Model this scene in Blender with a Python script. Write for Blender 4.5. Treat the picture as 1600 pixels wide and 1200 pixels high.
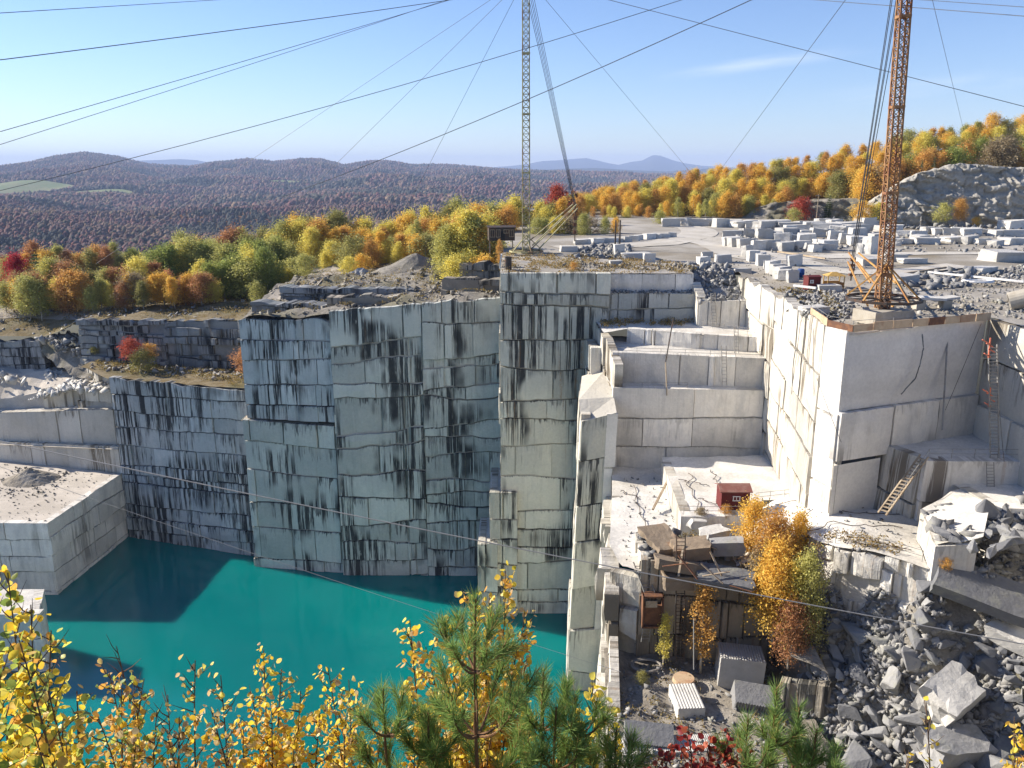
import bpy, bmesh, math, random
import numpy as np
from mathutils import Vector, Matrix, noise
from mathutils.geometry import tessellate_polygon
for o in list(bpy.data.objects): bpy.data.objects.remove(o)
S = bpy.context.scene
COL = S.collection
R = math.radians
# ---------------------------------------------------------------- camera
F, PITCH = 1293.0, R(14.6)
cd = bpy.data.cameras.new("camera"); cam = bpy.data.objects.new("camera", cd); COL.objects.link(cam)
cd.sensor_width = 36; cd.lens = 36 * F / 1600; cd.clip_start = 0.1; cd.clip_end = 90000
cam.location = (0, 0, 0); cam.rotation_euler = (R(90) - PITCH, 0, 0); S.camera = cam
S.render.resolution_x, S.render.resolution_y = 1024, 768
# ---------------------------------------------------------------- light
SUN_AZ, SUN_EL = R(21), R(27.5)       # sun stands to the left, a little behind the quarry
sdir = Vector((-math.cos(SUN_AZ) * math.cos(SUN_EL), math.sin(SUN_AZ) * math.cos(SUN_EL), math.sin(SUN_EL)))
sl = bpy.data.lights.new("sun", 'SUN'); sl.energy = 5.0; sl.angle = R(0.5); sl.color = (1, 0.9, 0.77)
so = bpy.data.objects.new("sun", sl); COL.objects.link(so); so.rotation_euler = sdir.to_track_quat('Z', 'Y').to_euler()
S.view_settings.view_transform = 'Standard'; S.view_settings.look = 'None'
S.view_settings.exposure = 1.03; S.view_settings.gamma = 1
S.render.engine = 'CYCLES'
S.cycles.max_bounces = 6; S.cycles.diffuse_bounces = 4; S.cycles.volume_bounces = 0; S.cycles.transparent_max_bounces = 8

def nd(nt, t, ins=None, **props):
    n = nt.nodes.new('ShaderNode' + t)
    for k, v in props.items(): setattr(n, k, v)
    if ins:
        for k, v in ins.items():
            s = n.inputs[k]
            if isinstance(v, bpy.types.NodeSocket): nt.links.new(v, s)
            elif isinstance(v, bpy.types.Node): nt.links.new(v.outputs[0], s)
            else:
                if s.type == 'RGBA' and len(v) == 3: v = (*v, 1)
                s.default_value = v
    return n
def mth(nt, op, a, b=0.0, c=None, clamp=False):
    n = nd(nt, 'Math', {0: a, 1: b}, operation=op, use_clamp=clamp)
    if c is not None:
        if isinstance(c, (bpy.types.Node, bpy.types.NodeSocket)): nt.links.new(c if isinstance(c, bpy.types.NodeSocket) else c.outputs[0], n.inputs[2])
        else: n.inputs[2].default_value = c
    return n
def ramp(nt, fac, lo, hi, a=0.0, b=1.0):
    return nd(nt, 'MapRange', {0: fac, 1: lo, 2: hi, 3: a, 4: b}, interpolation_type='SMOOTHSTEP')
def mix(nt, fac, a, b, mode='MIX'):
    n = nt.nodes.new('ShaderNodeMix'); n.data_type = 'RGBA'; n.blend_type = mode
    for i, v in ((0, fac), (6, a), (7, b)):
        s = n.inputs[i]
        if isinstance(v, bpy.types.NodeSocket): nt.links.new(v, s)
        elif isinstance(v, bpy.types.Node): nt.links.new(v.outputs[2] if v.type == 'MIX' else v.outputs[0], s)
        else: s.default_value = (*v, 1) if (not isinstance(v, (int, float)) and len(v) == 3) else v
    return n.outputs[2]
def noi(nt, vec, scale, detail=3, rough=0.5, **k):
    return nd(nt, 'TexNoise', {'Vector': vec, 'Scale': scale, 'Detail': detail, 'Roughness': rough, **k})
def vmul(nt, vec, s):
    return nd(nt, 'VectorMath', {0: vec, 1: s}, operation='MULTIPLY')

W = bpy.data.worlds.new("World"); S.world = W; W.use_nodes = True
wt = W.node_tree; wt.nodes.clear()
sky = nd(wt, 'TexSky', sky_type='NISHITA', sun_disc=False, sun_elevation=SUN_EL, sun_rotation=R(-90) + SUN_AZ, altitude=500, air_density=1.0, dust_density=0.0, ozone_density=2.2)
tc = nd(wt, 'TexCoord')
sx = nd(wt, 'SeparateXYZ', {0: tc.outputs['Generated']})
az = mth(wt, 'DIVIDE', sx.outputs[0], sx.outputs[1]); el = mth(wt, 'DIVIDE', sx.outputs[2], sx.outputs[1])
# thin cirrus wisps high in the sky, rising to the right
el2 = mth(wt, 'SUBTRACT', el, mth(wt, 'MULTIPLY', az, 0.13))
cv = nd(wt, 'CombineXYZ', {0: mth(wt, 'MULTIPLY', az, 5.0), 1: mth(wt, 'MULTIPLY', el2, 42.0), 2: 0.0})
cn = noi(wt, cv.outputs[0], 1.0, 6, 0.62, Distortion=0.35)
def wisp(c, w, a0, a1):
    d = mth(wt, 'ABSOLUTE', mth(wt, 'SUBTRACT', el2, c))
    b = ramp(wt, d, w, 0.0)
    return mth(wt, 'MULTIPLY', b, mth(wt, 'MULTIPLY', ramp(wt, az, a0, a0 + 0.12), ramp(wt, az, a1, a1 - 0.16)))
wsum = mth(wt, 'ADD', wisp(0.079, 0.011, 0.14, 0.44), mth(wt, 'MULTIPLY', wisp(0.026, 0.020, 0.30, 0.95), 0.55))
cf = mth(wt, 'MULTIPLY', mth(wt, 'MULTIPLY', wsum, ramp(wt, cn, 0.34, 0.72)), 0.30, clamp=True)
SKYG = mix(wt, 1.0, sky, (0.95, 1.02, 1.28), 'MULTIPLY')
skc = mix(wt, cf, SKYG, (9.5, 9.8, 10.2))
bg = nd(wt, 'Background', {'Color': skc, 'Strength': 0.066})
nd(wt, 'OutputWorld', {0: bg})

# ---------------------------------------------------------------- helpers
def ray(px, py):
    yc = 600 - py
    return Vector((px - 800, F * math.cos(PITCH) + yc * math.sin(PITCH), -F * math.sin(PITCH) + yc * math.cos(PITCH)))
def atZ(px, py, z): d = ray(px, py); return d * (z / d.z)
def atY(px, py, y): d = ray(px, py); return d * (y / d.y)
def nz(x, y=0.0, z=0.0): return noise.noise(Vector((x, y, z)))
def sm(t): t = max(0.0, min(1.0, t)); return t * t * (3 - 2 * t)
def interp(x, pts):
    if x <= pts[0][0]: return pts[0][1]
    for (a, b), (c, d) in zip(pts, pts[1:]):
        if x <= c: return b + (d - b) * (x - a) / (c - a)
    return pts[-1][1]

def tag(o, label=None, cat=None, group=None, kind=None):
    if label: o['label'] = label
    if cat: o['category'] = cat
    if group: o['group'] = group
    if kind: o['kind'] = kind
    return o
def empty(name, loc=(0, 0, 0), rz=0.0):
    o = bpy.data.objects.new(name, None); COL.objects.link(o); o.location = loc; o.rotation_euler = (0, 0, rz); o.empty_display_size = 0.3
    return o
def copy_tree(o, parent=None):
    c = o.copy(); COL.objects.link(c); c.parent = parent
    for ch in o.children: copy_tree(ch, c)
    return c

class MB:
    def __init__(s): s.v = []; s.f = []; s.uv = []; s.c = []; s.m = []
    def add(s, vs, fs, uv=None, col=(0.5, 0.5, 0.5), mi=0):
        b = len(s.v); s.v += [tuple(v) for v in vs]; s.f += [tuple(i + b for i in f) for f in fs]
        s.uv += uv if uv else [(0, 0)] * len(vs)
        s.c += col if isinstance(col, list) else [col] * len(vs); s.m += [mi] * len(fs)
    def box(s, c, size, rot=None, mi=0, col=(0.5, 0.5, 0.5), taper=0.0):
        c = Vector(c); hx, hy, hz = size[0] / 2, size[1] / 2, size[2] / 2
        vs = []
        for z in (-hz, hz):
            k = 1 - (taper if z > 0 else 0)
            for x, y in ((-hx, -hy), (hx, -hy), (hx, hy), (-hx, hy)):
                p = Vector((x * k, y * k, z))
                if rot is not None: p = rot @ p
                vs.append(c + p)
        s.add(vs, [(3, 2, 1, 0), (4, 5, 6, 7), (0, 1, 5, 4), (1, 2, 6, 5), (2, 3, 7, 6), (3, 0, 4, 7)], mi=mi, col=col)
    def bar(s, a, b, w, h=None, mi=0, col=(0.5, 0.5, 0.5)):
        a = Vector(a); b = Vector(b); d = b - a
        if d.length < 1e-6: return
        s.box((a + b) / 2, (w, h or w, d.length), d.to_track_quat('Z', 'Y').to_matrix(), mi, col)
    def tube(s, a, b, r0, r1=None, n=6, mi=0, col=(0.5, 0.5, 0.5)): s.path([a, b], [r0, r0 if r1 is None else r1], n, mi, col)
    def path(s, pts, rs, n=6, mi=0, col=(0.5, 0.5, 0.5)):
        pts = [Vector(p) for p in pts]; b = len(s.v); k = len(pts)
        for i, p in enumerate(pts):
            d = (pts[min(i + 1, k - 1)] - pts[max(i - 1, 0)])
            q = d.to_track_quat('Z', 'Y'); r = rs[i] if not isinstance(rs, (int, float)) else rs
            for j in range(n):
                a = 2 * math.pi * j / n
                s.v.append(tuple(p + q @ Vector((math.cos(a) * r, math.sin(a) * r, 0)))); s.uv.append((0, 0)); s.c.append(col)
        for i in range(k - 1):
            for j in range(n):
                s.f.append((b + i * n + j, b + i * n + (j + 1) % n, b + (i + 1) * n + (j + 1) % n, b + (i + 1) * n + j)); s.m.append(mi)
        s.f.append(tuple(b + j for j in range(n))[::-1]); s.f.append(tuple(b + (k - 1) * n + j for j in range(n))); s.m += [mi, mi]
    def cyl(s, c, r, h, n=16, mi=0, r2=None): s.tube(c, Vector(c) + Vector((0, 0, h)), r, r if r2 is None else r2, n, mi)
    def build(s, name, mats, parent=None, smooth=False, origin=None):
        me = bpy.data.meshes.new(name)
        off = Vector(origin) if origin is not None else (parent.location if parent is not None and parent.get('_w') else Vector((0, 0, 0)))
        if off.length: V = [(v[0] - off.x, v[1] - off.y, v[2] - off.z) for v in s.v]
        else: V = s.v
        me.from_pydata(V, [], s.f)
        if not isinstance(mats, (list, tuple)): mats = [mats]
        for m in mats: me.materials.append(m)
        if len(mats) > 1: me.polygons.foreach_set('material_index', s.m)
        vi = np.zeros(len(me.loops), dtype=np.int32); me.loops.foreach_get('vertex_index', vi)
        ul = me.uv_layers.new(name='st'); ul.data.foreach_set('uv', np.array(s.uv, dtype=np.float32)[vi].ravel())
        ca = me.color_attributes.new('Col', 'FLOAT_COLOR', 'POINT')
        cc = np.ones((len(s.v), 4), dtype=np.float32); cc[:, :3] = np.array(s.c, dtype=np.float32); ca.data.foreach_set('color', cc.ravel())
        if smooth: me.polygons.foreach_set('use_smooth', [True] * len(s.f))
        me.update()
        o = bpy.data.objects.new(name, me); COL.objects.link(o)
        if origin is not None: o.location = origin
        if parent is not None: o.parent = parent
        return o
def thing(name, loc, label, cat, group=None, world=True, rz=0.0):
    o = empty(name, loc, rz); tag(o, label, cat, group)
    if world: o['_w'] = 1
    return o
def np_mesh(name, V, Fc, mat, col=None, parent=None, smooth=False):
    """V (n,3), Fc (m,k) all faces with k corners"""
    me = bpy.data.meshes.new(name); k = Fc.shape[1]
    me.vertices.add(len(V)); me.vertices.foreach_set('co', V.astype(np.float32).ravel())
    me.loops.add(Fc.size); me.loops.foreach_set('vertex_index', Fc.astype(np.int32).ravel())
    me.polygons.add(len(Fc)); me.polygons.foreach_set('loop_start', np.arange(0, Fc.size, k, dtype=np.int32))
    me.update(calc_edges=True)
    if col is not None:
        ca = me.color_attributes.new('Col', 'FLOAT_COLOR', 'POINT'); cc = np.ones((len(V), 4), dtype=np.float32); cc[:, :3] = col; ca.data.foreach_set('color', cc.ravel())
    if smooth: me.polygons.foreach_set('use_smooth', np.ones(len(Fc), dtype=bool))
    me.materials.append(mat)
    o = bpy.data.objects.new(name, me); COL.objects.link(o)
    if parent is not None: o.parent = parent
    return o

# ---------------------------------------------------------------- materials
def newmat(name):
    m = bpy.data.materials.new(name); m.use_nodes = True; m.node_tree.nodes.clear(); return m, m.node_tree
def finish(nt, color, rough=0.8, bump=None, bstr=0.5, bdist=0.1, spec=0.3, metal=0.0, extra=None):
    ins = {'Base Color': color, 'Roughness': rough, 'Specular IOR Level': spec, 'Metallic': metal}
    p = nd(nt, 'BsdfPrincipled', ins)
    if bump is not None:
        b = nd(nt, 'Bump', {'Height': bump, 'Strength': bstr, 'Distance': bdist}); nt.links.new(b.outputs[0], p.inputs['Normal'])
    nd(nt, 'OutputMaterial', {0: p})
    return p
def granite(name, c1, c2, dark=(0.02, 0.022, 0.025), heavy=0.5, light=0.5, rust=0.2, tint=(0.3, 0.38, 0.38), tamt=0.3, drill=0.4, lenmax=4.0):
    m, nt = newmat(name)
    uv = nd(nt, 'UVMap', uv_map='st'); s = nd(nt, 'SeparateXYZ', {0: uv.outputs[0]}); U, V = s.outputs[0], s.outputs[1]
    g = nd(nt, 'NewGeometry'); pos = g.outputs['Position']; Z = nd(nt, 'SeparateXYZ', {0: pos}).outputs[2]
    at = nd(nt, 'Attribute', attribute_name='Col'); ac = nd(nt, 'SeparateColor', {0: at.outputs[0]})
    def uz(su, sz, off=0.0): return nd(nt, 'CombineXYZ', {0: mth(nt, 'MULTIPLY', U, su), 1: mth(nt, 'MULTIPLY', Z, sz), 2: off})
    big = noi(nt, pos, 0.12, 4, 0.6); fine = noi(nt, pos, 2.6, 5, 0.65)
    col = mix(nt, ramp(nt, big, 0.35, 0.65), c1, c2)
    col = mix(nt, mth(nt, 'MULTIPLY', ramp(nt, noi(nt, uz(0.35, 0.14), 1.0, 4, 0.6), 0.45, 0.72), tamt), col, tint)
    val = mth(nt, 'ADD', mth(nt, 'MULTIPLY', ac.outputs[0], 0.34), mth(nt, 'MULTIPLY', fine, 0.34))
    val = mth(nt, 'ADD', val, 0.62)
    col = mix(nt, 1.0, col, nd(nt, 'CombineColor', {0: val, 1: val, 2: val}), 'MULTIPLY')
    # pale vertical wash and soot-black drip stains starting under the joints
    wash = noi(nt, uz(1.1, 0.05, 3.0), 1.0, 5, 0.65)
    col = mix(nt, mth(nt, 'MULTIPLY', ramp(nt, wash, 0.5, 0.75), 0.35), col, tuple(x * 0.55 for x in c1))
    n1 = noi(nt, uz(1.2, 0.02, 7.0), 1.0, 6, 0.8)
    ln = mth(nt, 'MULTIPLY', mth(nt, 'MULTIPLY', ramp(nt, noi(nt, uz(2.3, 0.25, 11.0), 1.0, 2, 0.6), 0.34, 0.78), ramp(nt, ac.outputs[1], 0.2, 1.0, 0.12, 1.6)), lenmax)
    drip = mth(nt, 'MULTIPLY', ramp(nt, V, ln, mth(nt, 'MULTIPLY', ln, 0.3)), ramp(nt, n1, 0.44, 0.56))
    zone = ramp(nt, noi(nt, uz(0.085, 0.05, 17.0), 1.0, 3, 0.55), 0.60 - 0.14 * heavy, 0.70 - 0.14 * heavy)
    hs = ramp(nt, noi(nt, uz(0.75, 0.016, 23.0), 1.0, 6, 0.78), 0.47, 0.53)
    hs = mth(nt, 'MULTIPLY', hs, zone)
    brk = ramp(nt, noi(nt, uz(1.5, 0.35, 29.0), 1.0, 5, 0.7), 0.2, 0.4)
    stn = mth(nt, 'MAXIMUM', mth(nt, 'MULTIPLY', mth(nt, 'MULTIPLY', drip, ramp(nt, noi(nt, uz(0.13, 0.11, 51.0), 1.0, 2, 0.5), 0.38, 0.6, 0.15, 1.0)), light), mth(nt, 'MULTIPLY', mth(nt, 'MULTIPLY', hs, brk), 0.95 * min(1, heavy * 1.6)), clamp=True)
    col = mix(nt, stn, col, dark)
    rs = mth(nt, 'MULTIPLY', mth(nt, 'MULTIPLY', ramp(nt, noi(nt, uz(0.8, 0.04, 41.0), 1.0, 4, 0.6), 0.60, 0.72), rust), ramp(nt, fine, 0.3, 0.6))
    col = mix(nt, rs, col, (0.28, 0.15, 0.06))
    dl = noi(nt, uz(9.0, 0.1, 0.0), 1.0, 2, 0.5)
    b = mth(nt, 'ADD', mth(nt, 'MULTIPLY', dl, drill), mth(nt, 'MULTIPLY', noi(nt, pos, 1.3, 8, 0.65), 0.9))
    finish(nt, col, 0.85, b, 0.7, 0.22, 0.2)
    return m
def ground_mat(name, c1, c2, c3, s=0.25, b=0.15, amt=0.5, speck=0.3, brough=0.8):
    m, nt = newmat(name); g = nd(nt, 'NewGeometry'); pos = g.outputs['Position']
    n1 = noi(nt, pos, s, 6, 0.62); n2 = noi(nt, pos, s * 0.22, 4, 0.6); n3 = noi(nt, pos, 3.1, 8, 0.75)
    col = mix(nt, ramp(nt, n1, 0.38, 0.62), c1, c2)
    col = mix(nt, mth(nt, 'MULTIPLY', ramp(nt, n2, 0.48, 0.62), amt), col, c3)
    v = mth(nt, 'ADD', 1 - speck / 2, mth(nt, 'MULTIPLY', mth(nt, 'SUBTRACT', n3, 0.35), speck * 2.5))
    col = mix(nt, 1.0, col, nd(nt, 'CombineColor', {0: v, 1: v, 2: v}), 'MULTIPLY')
    finish(nt, col, 0.95, mth(nt, 'ADD', mth(nt, 'MULTIPLY', n3, 0.4), n1), brough, b, 0.15)
    return m
def plain(name, c, rough=0.6, metal=0.0, var=0.25, rust=None, ramt=0.5, s=3.0, spec=0.3):
    m, nt = newmat(name); g = nd(nt, 'TexCoord'); pos = g.outputs['Object']
    n = noi(nt, pos, s, 5, 0.65); n2 = noi(nt, pos, s * 0.4, 5, 0.7)
    v = mth(nt, 'ADD', 1 - var, mth(nt, 'MULTIPLY', n, 2 * var))
    col = mix(nt, 1.0, c, nd(nt, 'CombineColor', {0: v, 1: v, 2: v}), 'MULTIPLY')
    if rust: col = mix(nt, mth(nt, 'MULTIPLY', ramp(nt, n2, 0.45, 0.62), ramt), col, rust)
    finish(nt, col, rough, n, 0.25, 0.02, spec, metal)
    return m
def rock_mat(name, c1, c2, lich=(0.3, 0.3, 0.24), var=0.5):
    """broken rock: each boulder its own tone from the Col attribute"""
    m, nt = newmat(name); g = nd(nt, 'NewGeometry'); pos = g.outputs['Position']
    at = nd(nt, 'Attribute', attribute_name='Col'); ac = nd(nt, 'SeparateColor', {0: at.outputs[0]})
    oi = nd(nt, 'ObjectInfo')
    rnd = mth(nt, 'FRACT', mth(nt, 'ADD', ac.outputs[0], oi.outputs['Random']))
    col = mix(nt, rnd, c1, c2)
    n = noi(nt, pos, 1.4, 7, 0.68); n2 = noi(nt, pos, 0.5, 4, 0.6)
    col = mix(nt, mth(nt, 'MULTIPLY', ramp(nt, n2, 0.5, 0.7), 0.5), col, lich)
    v = mth(nt, 'ADD', 1 - var * 0.5, mth(nt, 'MULTIPLY', n, var))
    col = mix(nt, 1.0, col, nd(nt, 'CombineColor', {0: v, 1: v, 2: v}), 'MULTIPLY')
    finish(nt, col, 0.9, n, 0.7, 0.2, 0.2)
    return m
HAZE = 5.4e-5
M = {}
M['wall_mid'] = granite('stained_granite', (0.58, 0.585, 0.53), (0.47, 0.485, 0.45), heavy=0.8, light=0.9, rust=0.25, tint=(0.38, 0.42, 0.39))
M['wall_pillar'] = granite('weathered_granite', (0.64, 0.62, 0.52), (0.53, 0.52, 0.45), heavy=0.8, light=0.9, rust=0.7, tint=(0.44, 0.45, 0.40))
M['wall_left'] = granite('sooty_granite', (0.55, 0.56, 0.55), (0.43, 0.45, 0.45), heavy=1.3, light=1.0, rust=0.1, lenmax=6)
M['wall_clean'] = granite('fresh_granite', (0.60, 0.57, 0.50), (0.50, 0.475, 0.41), dark=(0.15, 0.125, 0.09), heavy=0.6, light=0.9, rust=0.5, tint=(0.5, 0.5, 0.47), tamt=0.4)
M['wall_shade'] = granite('shaded_fresh_granite', (0.80, 0.77, 0.70), (0.68, 0.655, 0.595), dark=(0.13, 0.115, 0.09), heavy=0.35, light=0.45, rust=0.28, tint=(0.38, 0.39, 0.39), tamt=0.5)  # fresh granite copy for faces in shade, their brightness put into the colour
M['wall_smooth'] = granite('sawn_granite', (0.84, 0.82, 0.77), (0.74, 0.72, 0.68), dark=(0.14, 0.12, 0.10), heavy=0.6, light=0.45, rust=0.4, tint=(0.60, 0.59, 0.56), tamt=0.7, drill=0.1)
M['wall_ledge'] = granite('layered_dark_rock', (0.30, 0.31, 0.31), (0.19, 0.20, 0.21), heavy=0.9, light=0.8, rust=0.3)
M['rock_old'] = granite('old_quarried_rock', (0.42, 0.375, 0.30), (0.28, 0.25, 0.205), dark=(0.03, 0.03, 0.028), heavy=0.7, light=0.9, rust=0.6)
M['yard'] = ground_mat('granite_dust_yard', (0.42, 0.395, 0.35), (0.30, 0.275, 0.23), (0.22, 0.185, 0.13), 0.07, 0.12, 0.9, 0.5)
M['floor'] = ground_mat('pale_quarry_floor', (0.70, 0.68, 0.63), (0.58, 0.565, 0.525), (0.46, 0.42, 0.34), 0.3, 0.25, 0.5, 0.35)
M['platform'] = ground_mat('sandy_platform', (0.58, 0.53, 0.46), (0.48, 0.44, 0.38), (0.42, 0.38, 0.32), 0.2, 0.12, 0.5)
M['rough'] = ground_mat('rubbly_rock_ground', (0.30, 0.28, 0.24), (0.20, 0.185, 0.16), (0.16, 0.15, 0.09), 0.35, 0.5, 0.7, 0.6)
M['grass'] = ground_mat('dry_grass_ground', (0.17, 0.13, 0.065), (0.24, 0.20, 0.13), (0.09, 0.09, 0.04), 0.3, 0.4, 0.6, 0.6)
M['road'] = ground_mat('dirt_track', (0.42, 0.38, 0.33), (0.33, 0.30, 0.26), (0.24, 0.22, 0.18), 0.3, 0.1, 0.5, 0.3)
M['shelf'] = ground_mat('debris_shelf', (0.30, 0.27, 0.22), (0.20, 0.18, 0.15), (0.40, 0.37, 0.32), 0.6, 0.3, 0.6, 0.6)
M['boulder'] = rock_mat('broken_granite', (0.31, 0.31, 0.305), (0.135, 0.14, 0.15))
M['rubble'] = rock_mat('granite_rubble', (0.37, 0.365, 0.345), (0.14, 0.14, 0.145))
M['pale_block'] = rock_mat('quarried_block_granite', (0.64, 0.625, 0.58), (0.40, 0.395, 0.375), (0.34, 0.33, 0.31), 0.35)
# ================================================================ QUARRY
def sheet(name, poly, zf, step, mat, amp=0.0, freq=0.2, kind='structure', skirt=None):
    bm = bmesh.new(); vs = [bm.verts.new((x, y, 0)) for x, y in poly]; f = bm.faces.new(vs)
    if f.normal.z < 0 or sum((poly[i][0] * poly[(i + 1) % len(poly)][1] - poly[(i + 1) % len(poly)][0] * poly[i][1]) for i in range(len(poly))) < 0: f.normal_flip()
    xs = [p[0] for p in poly]; ys = [p[1] for p in poly]
    if step:
        for lo, hi, n in ((min(xs), max(xs), (1, 0, 0)), (min(ys), max(ys), (0, 1, 0))):
            t = lo + step
            while t < hi:
                bmesh.ops.bisect_plane(bm, geom=bm.verts[:] + bm.edges[:] + bm.faces[:], plane_co=(t, t, 0), plane_no=n); t += step
    for v in bm.verts:
        v.co.z = (zf(v.co.x, v.co.y) if callable(zf) else zf) + (amp * nz(v.co.x * freq, v.co.y * freq) if amp else 0)
    if skirt is not None:
        be = [e for e in bm.edges if e.is_boundary]
        r = bmesh.ops.extrude_edge_only(bm, edges=be)
        for v in [g for g in r['geom'] if isinstance(g, bmesh.types.BMVert)]: v.co.z = skirt
    bmesh.ops.triangulate(bm, faces=[f for f in bm.faces if len(f.verts) > 4])
    me = bpy.data.meshes.new(name); bm.to_mesh(me); bm.free(); me.materials.append(mat)
    if step and skirt is None: me.polygons.foreach_set('use_smooth', [True] * len(me.polygons))
    o = bpy.data.objects.new(name, me); COL.objects.link(o); tag(o, kind=kind); return o

def block_face(mb, P0, P1, zt, zb, seed, ch=(3.0, 6.0), bw=(4, 11), depth=0.35, gap=0.11, wave=0.5, tilt=0.0, batter=(0, 0), cell=1.3, masters=4, chip=0.18, skirt=1.4, topw=0.0):
    rd = random.Random(seed); P0 = Vector(P0); P1 = Vector(P1); L = (P1 - P0).length; u = (P1 - P0) / L; n = Vector((u.y, -u.x))
    zt0, zt1 = zt if isinstance(zt, tuple) else (zt, zt)
    H = min(zt0, zt1) - zb
    fr = [0.0]
    while fr[-1] * H < H - ch[0] * 0.6: fr.append(fr[-1] + rd.uniform(*ch) / H)
    k = fr[-1] if fr[-1] > 0 else 1; fr = [f / k for f in fr]; nc = len(fr) - 1
    tl = [0.0] + [rd.uniform(-0.5, 0.5) * wave * 2 + tilt for _ in range(nc - 1)] + [0.0]
    def zline(i, t):
        z = (zt0 + (zt1 - zt0) * t) * (1 - fr[i]) + zb * fr[i]
        if i == 0: return z + topw * (nz(t * L * 0.3, seed) + 0.5 * nz(t * L * 1.1, seed))
        if 0 < i < nc: z += tl[i] * (0.5 - t) + wave * 0.9 * nz(t * L * 0.10, i * 7.3 + seed) + wave * 0.35 * nz(t * L * 0.5, i * 3.1 + seed)
        return z
    ms = sorted(rd.uniform(0.05, 0.95) * L for _ in range(masters))
    bx, by = batter
    for i in range(nc):
        js = [m + rd.uniform(-0.4, 0.4) for m in ms if rd.random() < 0.75]
        x = 0.0; tmp = [0.0, L]
        while True:
            x += rd.uniform(*bw)
            if x > L - bw[0] * 0.5: break
            if all(abs(x - j) > bw[0] * 0.6 for j in js): tmp.append(x)
        js = sorted(tmp + [j for j in js if 1 < j < L - 1])
        cd = rd.uniform(-0.5, 0.5) * depth
        for a, b in zip(js, js[1:]):
            if b - a < 0.5: continue
            d = cd + rd.uniform(-0.5, 0.5) * depth; rt = rd.uniform(-0.012, 0.012); rn = rd.random(); ru = rd.random()
            g0 = gap * rd.choice([0.15, 0.3, 0.8, 1.5]); g1 = gap * rd.uniform(0.3, 1.4)
            nu = max(2, int((b - a) / cell)); mid = zline(i, (a + b) / 2 / L) - zline(i + 1, (a + b) / 2 / L); nv = max(2, int(mid / cell))
            vs = []; uvs = []
            def pt(uu, z, off):
                bf = (zt0 - z) / max(0.1, zt0 - zb)
                p = P0 + u * uu + n * off
                return (p.x + bx * bf, p.y + by * bf, z)
            G = {}
            for jv in range(-1, nv + 2):
                for ju in range(-1, nu + 2):
                    cu = min(max(ju, 0), nu); cv = min(max(jv, 0), nv)
                    su, sv = (ju != cu), (jv != cv)
                    if su and sv: continue
                    uu = a + g0 + (b - a - 2 * g0) * cu / nu; t = uu / L
                    z0 = zline(i, t) - g1 * (0.3 if i == 0 else 1); z1 = zline(i + 1, t) + g1
                    z = z0 + (z1 - z0) * cv / nv
                    e = (cu in (0, nu)) or (cv in (0, nv))
                    off = d + rt * (uu - (a + b) / 2) + 0.10 * nz(uu * 0.35, z * 0.35, seed) + 0.05 * nz(uu * 1.3, z * 1.3, seed)
                    if e:
                        c = chip * (0.3 + 1.2 * abs(nz(uu * 0.9, z * 0.9, seed + 5)))
                        off -= c * 0.7
                        if cv == 0: z -= c * 0.5
                    if su or sv: off = -skirt
                    G[(ju, jv)] = len(vs); vs.append(pt(uu, z, off)); uvs.append((uu + seed * 37.0 + ru * 2.0, max(0.0, z0 - z)))
            fs = []
            for jv in range(-1, nv + 1):
                for ju in range(-1, nu + 1):
                    q = [(ju, jv), (ju, jv + 1), (ju + 1, jv + 1), (ju + 1, jv)]
                    if all(k2 in G for k2 in q): fs.append(tuple(G[k2] for k2 in q))
            mb.add(vs, fs, uvs, (rn, ru, 0.5))
def back_faces(mb, pts, zt, zb, inset=0.55):
    """dark rock seen down the joints, running behind a polyline of faces"""
    for (a, b) in zip(pts, pts[1:]):
        a = Vector(a); b = Vector(b); u = (b - a).normalized(); n = Vector((u.y, -u.x)); a2 = a - n * inset; b2 = b - n * inset
        z0, z1 = zt if isinstance(zt, tuple) else (zt, zt)
        mb.add([(a2.x, a2.y, zb), (b2.x, b2.y, zb), (b2.x, b2.y, z1 - .35), (a2.x, a2.y, z0 - .35)], [(0, 1, 2, 3)], [(0, 9)] * 4, (0.1, 0.1, 0.1))
def wall(name, pts, zt, zb, mat, seed, **k):
    mb = MB(); k2 = dict(k); zts = zt if isinstance(zt, list) else [zt] * len(pts)
    if (Vector(pts[-1]) - Vector(pts[-2])).normalized().y < -0.8: pts = list(pts[:-1]) + [tuple(Vector(pts[-1]) - (Vector(pts[-1]) - Vector(pts[-2])).normalized() * 0.5)]
    for i, (a, b) in enumerate(zip(pts, pts[1:])):
        z = (zts[i] if not isinstance(zts[i], tuple) else zts[i][0], zts[i + 1] if not isinstance(zts[i + 1], tuple) else zts[i + 1][1])
        block_face(mb, a, b, z, zb, seed + i * 13, **k2); 
        if not k.get('batter'): back_faces(mb, [a, b], z, zb)
    o = mb.build(name, mat); tag(o, kind='structure'); return o

YZ, WZ = -17.0, -80.0
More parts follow.
